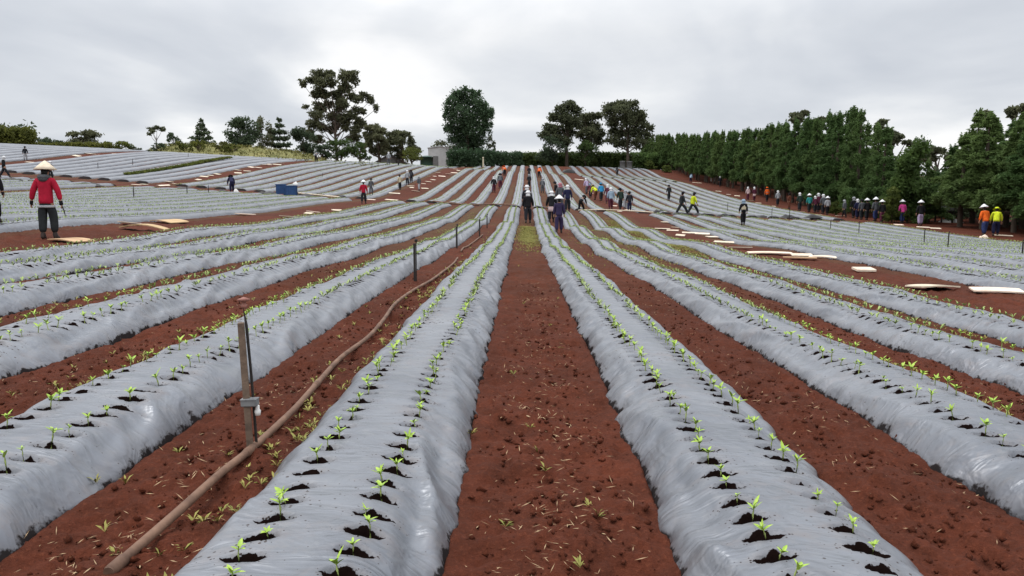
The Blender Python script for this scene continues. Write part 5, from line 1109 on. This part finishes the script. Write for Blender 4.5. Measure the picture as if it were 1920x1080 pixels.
P_(1043, 382, 343, 'person in black turned sideways at the back left of the middle group', 1.2, 'black', 'dark', 'dark', .1, .2, 30)
P_(1090, 397, 368, 'person in black bending with a pale reflective band right of the middle group', -.6, 'black', 'black', 'dark', .2, 1.0, 31, None, 'stripe')
P_(1100, 364, 336, 'person in lilac shirt and white hat on the right red strip', .4, 'lilac', 'grey', 'white', .1, .4, 32)
P_(1116, 375, 347, 'person in pale yellow top bending beside the blue shirted worker', .6, 'yellow', 'brown', 'cream', .1, .9, 33, None, 'none')
P_(1127, 377, 336, 'person in bright blue shirt in the crowd on the right strip', .2, 'blue', 'charcoal', 'blue', .1, .3, 34)
P_(1139, 382, 345, 'person in maroon right of the bright blue one', 0, 'maroon', 'maroon', 'white', .1, .3, 35)
P_(1145, 393, 354, 'person in pale grey jacket and white hat at the front of the right crowd', 0, 'sky', 'maroon', 'white', .1, .15, 36)
P_(1163, 393, 353, 'person in dark green and black at the front of the right crowd', .2, 'green', 'dark', 'dark', .15, .2, 37)
P_(1172, 392, 359, 'person in light grey squeezed between two dark figures of the right crowd', .1, 'lgrey', 'lgrey', 'grey', .1, .2, 38)
P_(1180, 397, 361, 'person in dark navy at the right end of the crowd', 0, 'dark', 'navy', 'dark', .1, .2, 39)
P_(1107, 371, 345, 'person in maroon half hidden behind the lilac shirt', .2, 'maroon', 'dark', 'sky', .1, .5, 40)
P_(1157, 331, 317, 'small dark figure high on the right beds near the concrete tanks', 0, 'charcoal', 'dark', 'dark', .1, None, 41)
P_(1254, 376, 347, 'person in charcoal standing among the right beds above the striding pair', .1, 'charcoal', 'charcoal', 'dark', .12, None, 42)
P_(1278, 403, 357, 'person in olive grey striding left of the yellow jacket', -1.3, 'charcoal', 'charcoal', 'dark', .34, .05, 43)
P_(1299, 403, 362, 'person in bright yellow jacket striding on the right beds', -1.2, 'yellow', 'charcoal', 'dark', .34, .1, 44, None, 'none')
P_(1393, 428, 382, 'person in beige vest and pale hat standing in the right block', .05, 'black', 'black', 'sky', .08, .08, 45, None, 'vest')
P_(1295, 342, 327, 'person in light blue bending at the upper end of the windbreak strip', -.5, 'sky', 'navy', 'sky', .1, .6, 46)
P_(1350, 350, 331, 'person in dark clothes with white hat near the trunks uphill', 0, 'dark', 'dark', 'white', .1, None, 47)
P_(1402, 376, 351, 'person in pale pink with white hat, left of the maroon one by the windbreak', 0, 'palepink', 'maroon', 'white', .1, None, 48)
P_(1414, 377, 351, 'person in maroon with white hat between pale pink and orange ones', 0, 'maroon', 'maroon', 'white', .1, None, 49, None, 'skirt')
P_(1438, 378, 351, 'person in bright orange jacket on the windbreak strip uphill', 0, 'orange', 'dark', 'orange', .15, None, 50)
P_(1458, 386, 358, 'person in light grey with white hat right of the uphill orange jacket', 0, 'lgrey', 'dark', 'white', .12, None, 51)
P_(1480, 392, 363, 'person in brown bending below the windbreak trunks', .5, 'brown', 'brown', 'dark', .15, None, 52)
P_(1499, 396, 362, 'person in dark green with white hat left of the teal shirt', 0, 'green', 'charcoal', 'white', .1, None, 53)
P_(1517, 398, 365, 'person in teal shirt and white hat by the windbreak', 0, 'teal', 'charcoal', 'wcone', .1, None, 54)
P_(1528, 399, 368, 'person in maroon with white hat right beside the teal shirt', 0, 'maroon', 'dark', 'white', .1, None, 55)
P_(1534, 398, 363, 'taller person in maroon behind the teal shirt group', 0, 'maroon', 'dark', 'white', .1, None, 56)
P_(1543, 401, 365, 'person in mid grey with white hat in the teal shirt group', 0, 'grey', 'dark', 'white', .1, None, 57)
P_(1551, 403, 370, 'person in light grey top at the right end of the teal shirt group', 0, 'lgrey', 'black', 'wcone', .1, None, 58)
P_(1583, 408, 375, 'person in grey with legs apart left of the dark cluster', .5, 'grey', 'black', 'grey', .26, None, 59)
P_(1600, 409, 370, 'person in black with grey hat at the left of the dark cluster', 0, 'black', 'black', 'grey', .15, None, 60)
P_(1607, 411, 374, 'person in navy with white hat in the dark cluster', 0, 'navy', 'navy', 'white', .1, None, 61)
P_(1615, 412, 374, 'person in blue grey with dark hat in the dark cluster', 0, 'grey', 'charcoal', 'dark', .1, None, 62)
P_(1625, 413, 374, 'person in black with white conical hat in the dark cluster', 0, 'black', 'dark', 'wcone', .1, None, 63)
P_(1641, 415, 372, 'person in grey top and blue trousers with white conical hat', 0, 'grey', 'denim', 'wcone', .1, None, 64)
P_(1653, 418, 377, 'person in black and maroon at the right end of the dark cluster', 0, 'black', 'maroon', 'wcone', .12, None, 65)
P_(1691, 419, 377, 'person in bright pink shirt and white conical hat before the bushy conifer', 0, 'pink', 'denim', 'wcone', .06, None, 66)
P_(1725, 424, 378, 'person in black with pale trousers right of the pink shirt', -.2, 'black', 'lilac', 'wcone', .1, None, 67)
P_(1845, 443, 381, 'person in orange shirt and navy trousers bending at the right under the trees', .1, 'orange', 'denim', 'wcone', .1, .22, 68, None, 'none')
P_(1866, 443, 385, 'person in navy with yellow sleeves beside the right orange shirt', -.5, 'yellow', 'navy', 'yellow', .12, .5, 69, None, 'none')
dg = bpy.context.evaluated_depsgraph_get()
for o in SK:
    me = bpy.data.meshes.new_from_object(o.evaluated_get(dg)); mats = [m for m in o.data.materials]; o.modifiers.clear(); o.data = me
    if not me.materials:
        for m in mats: me.materials.append(m)
    me.polygons.foreach_set('use_smooth', np.ones(len(me.polygons), bool))
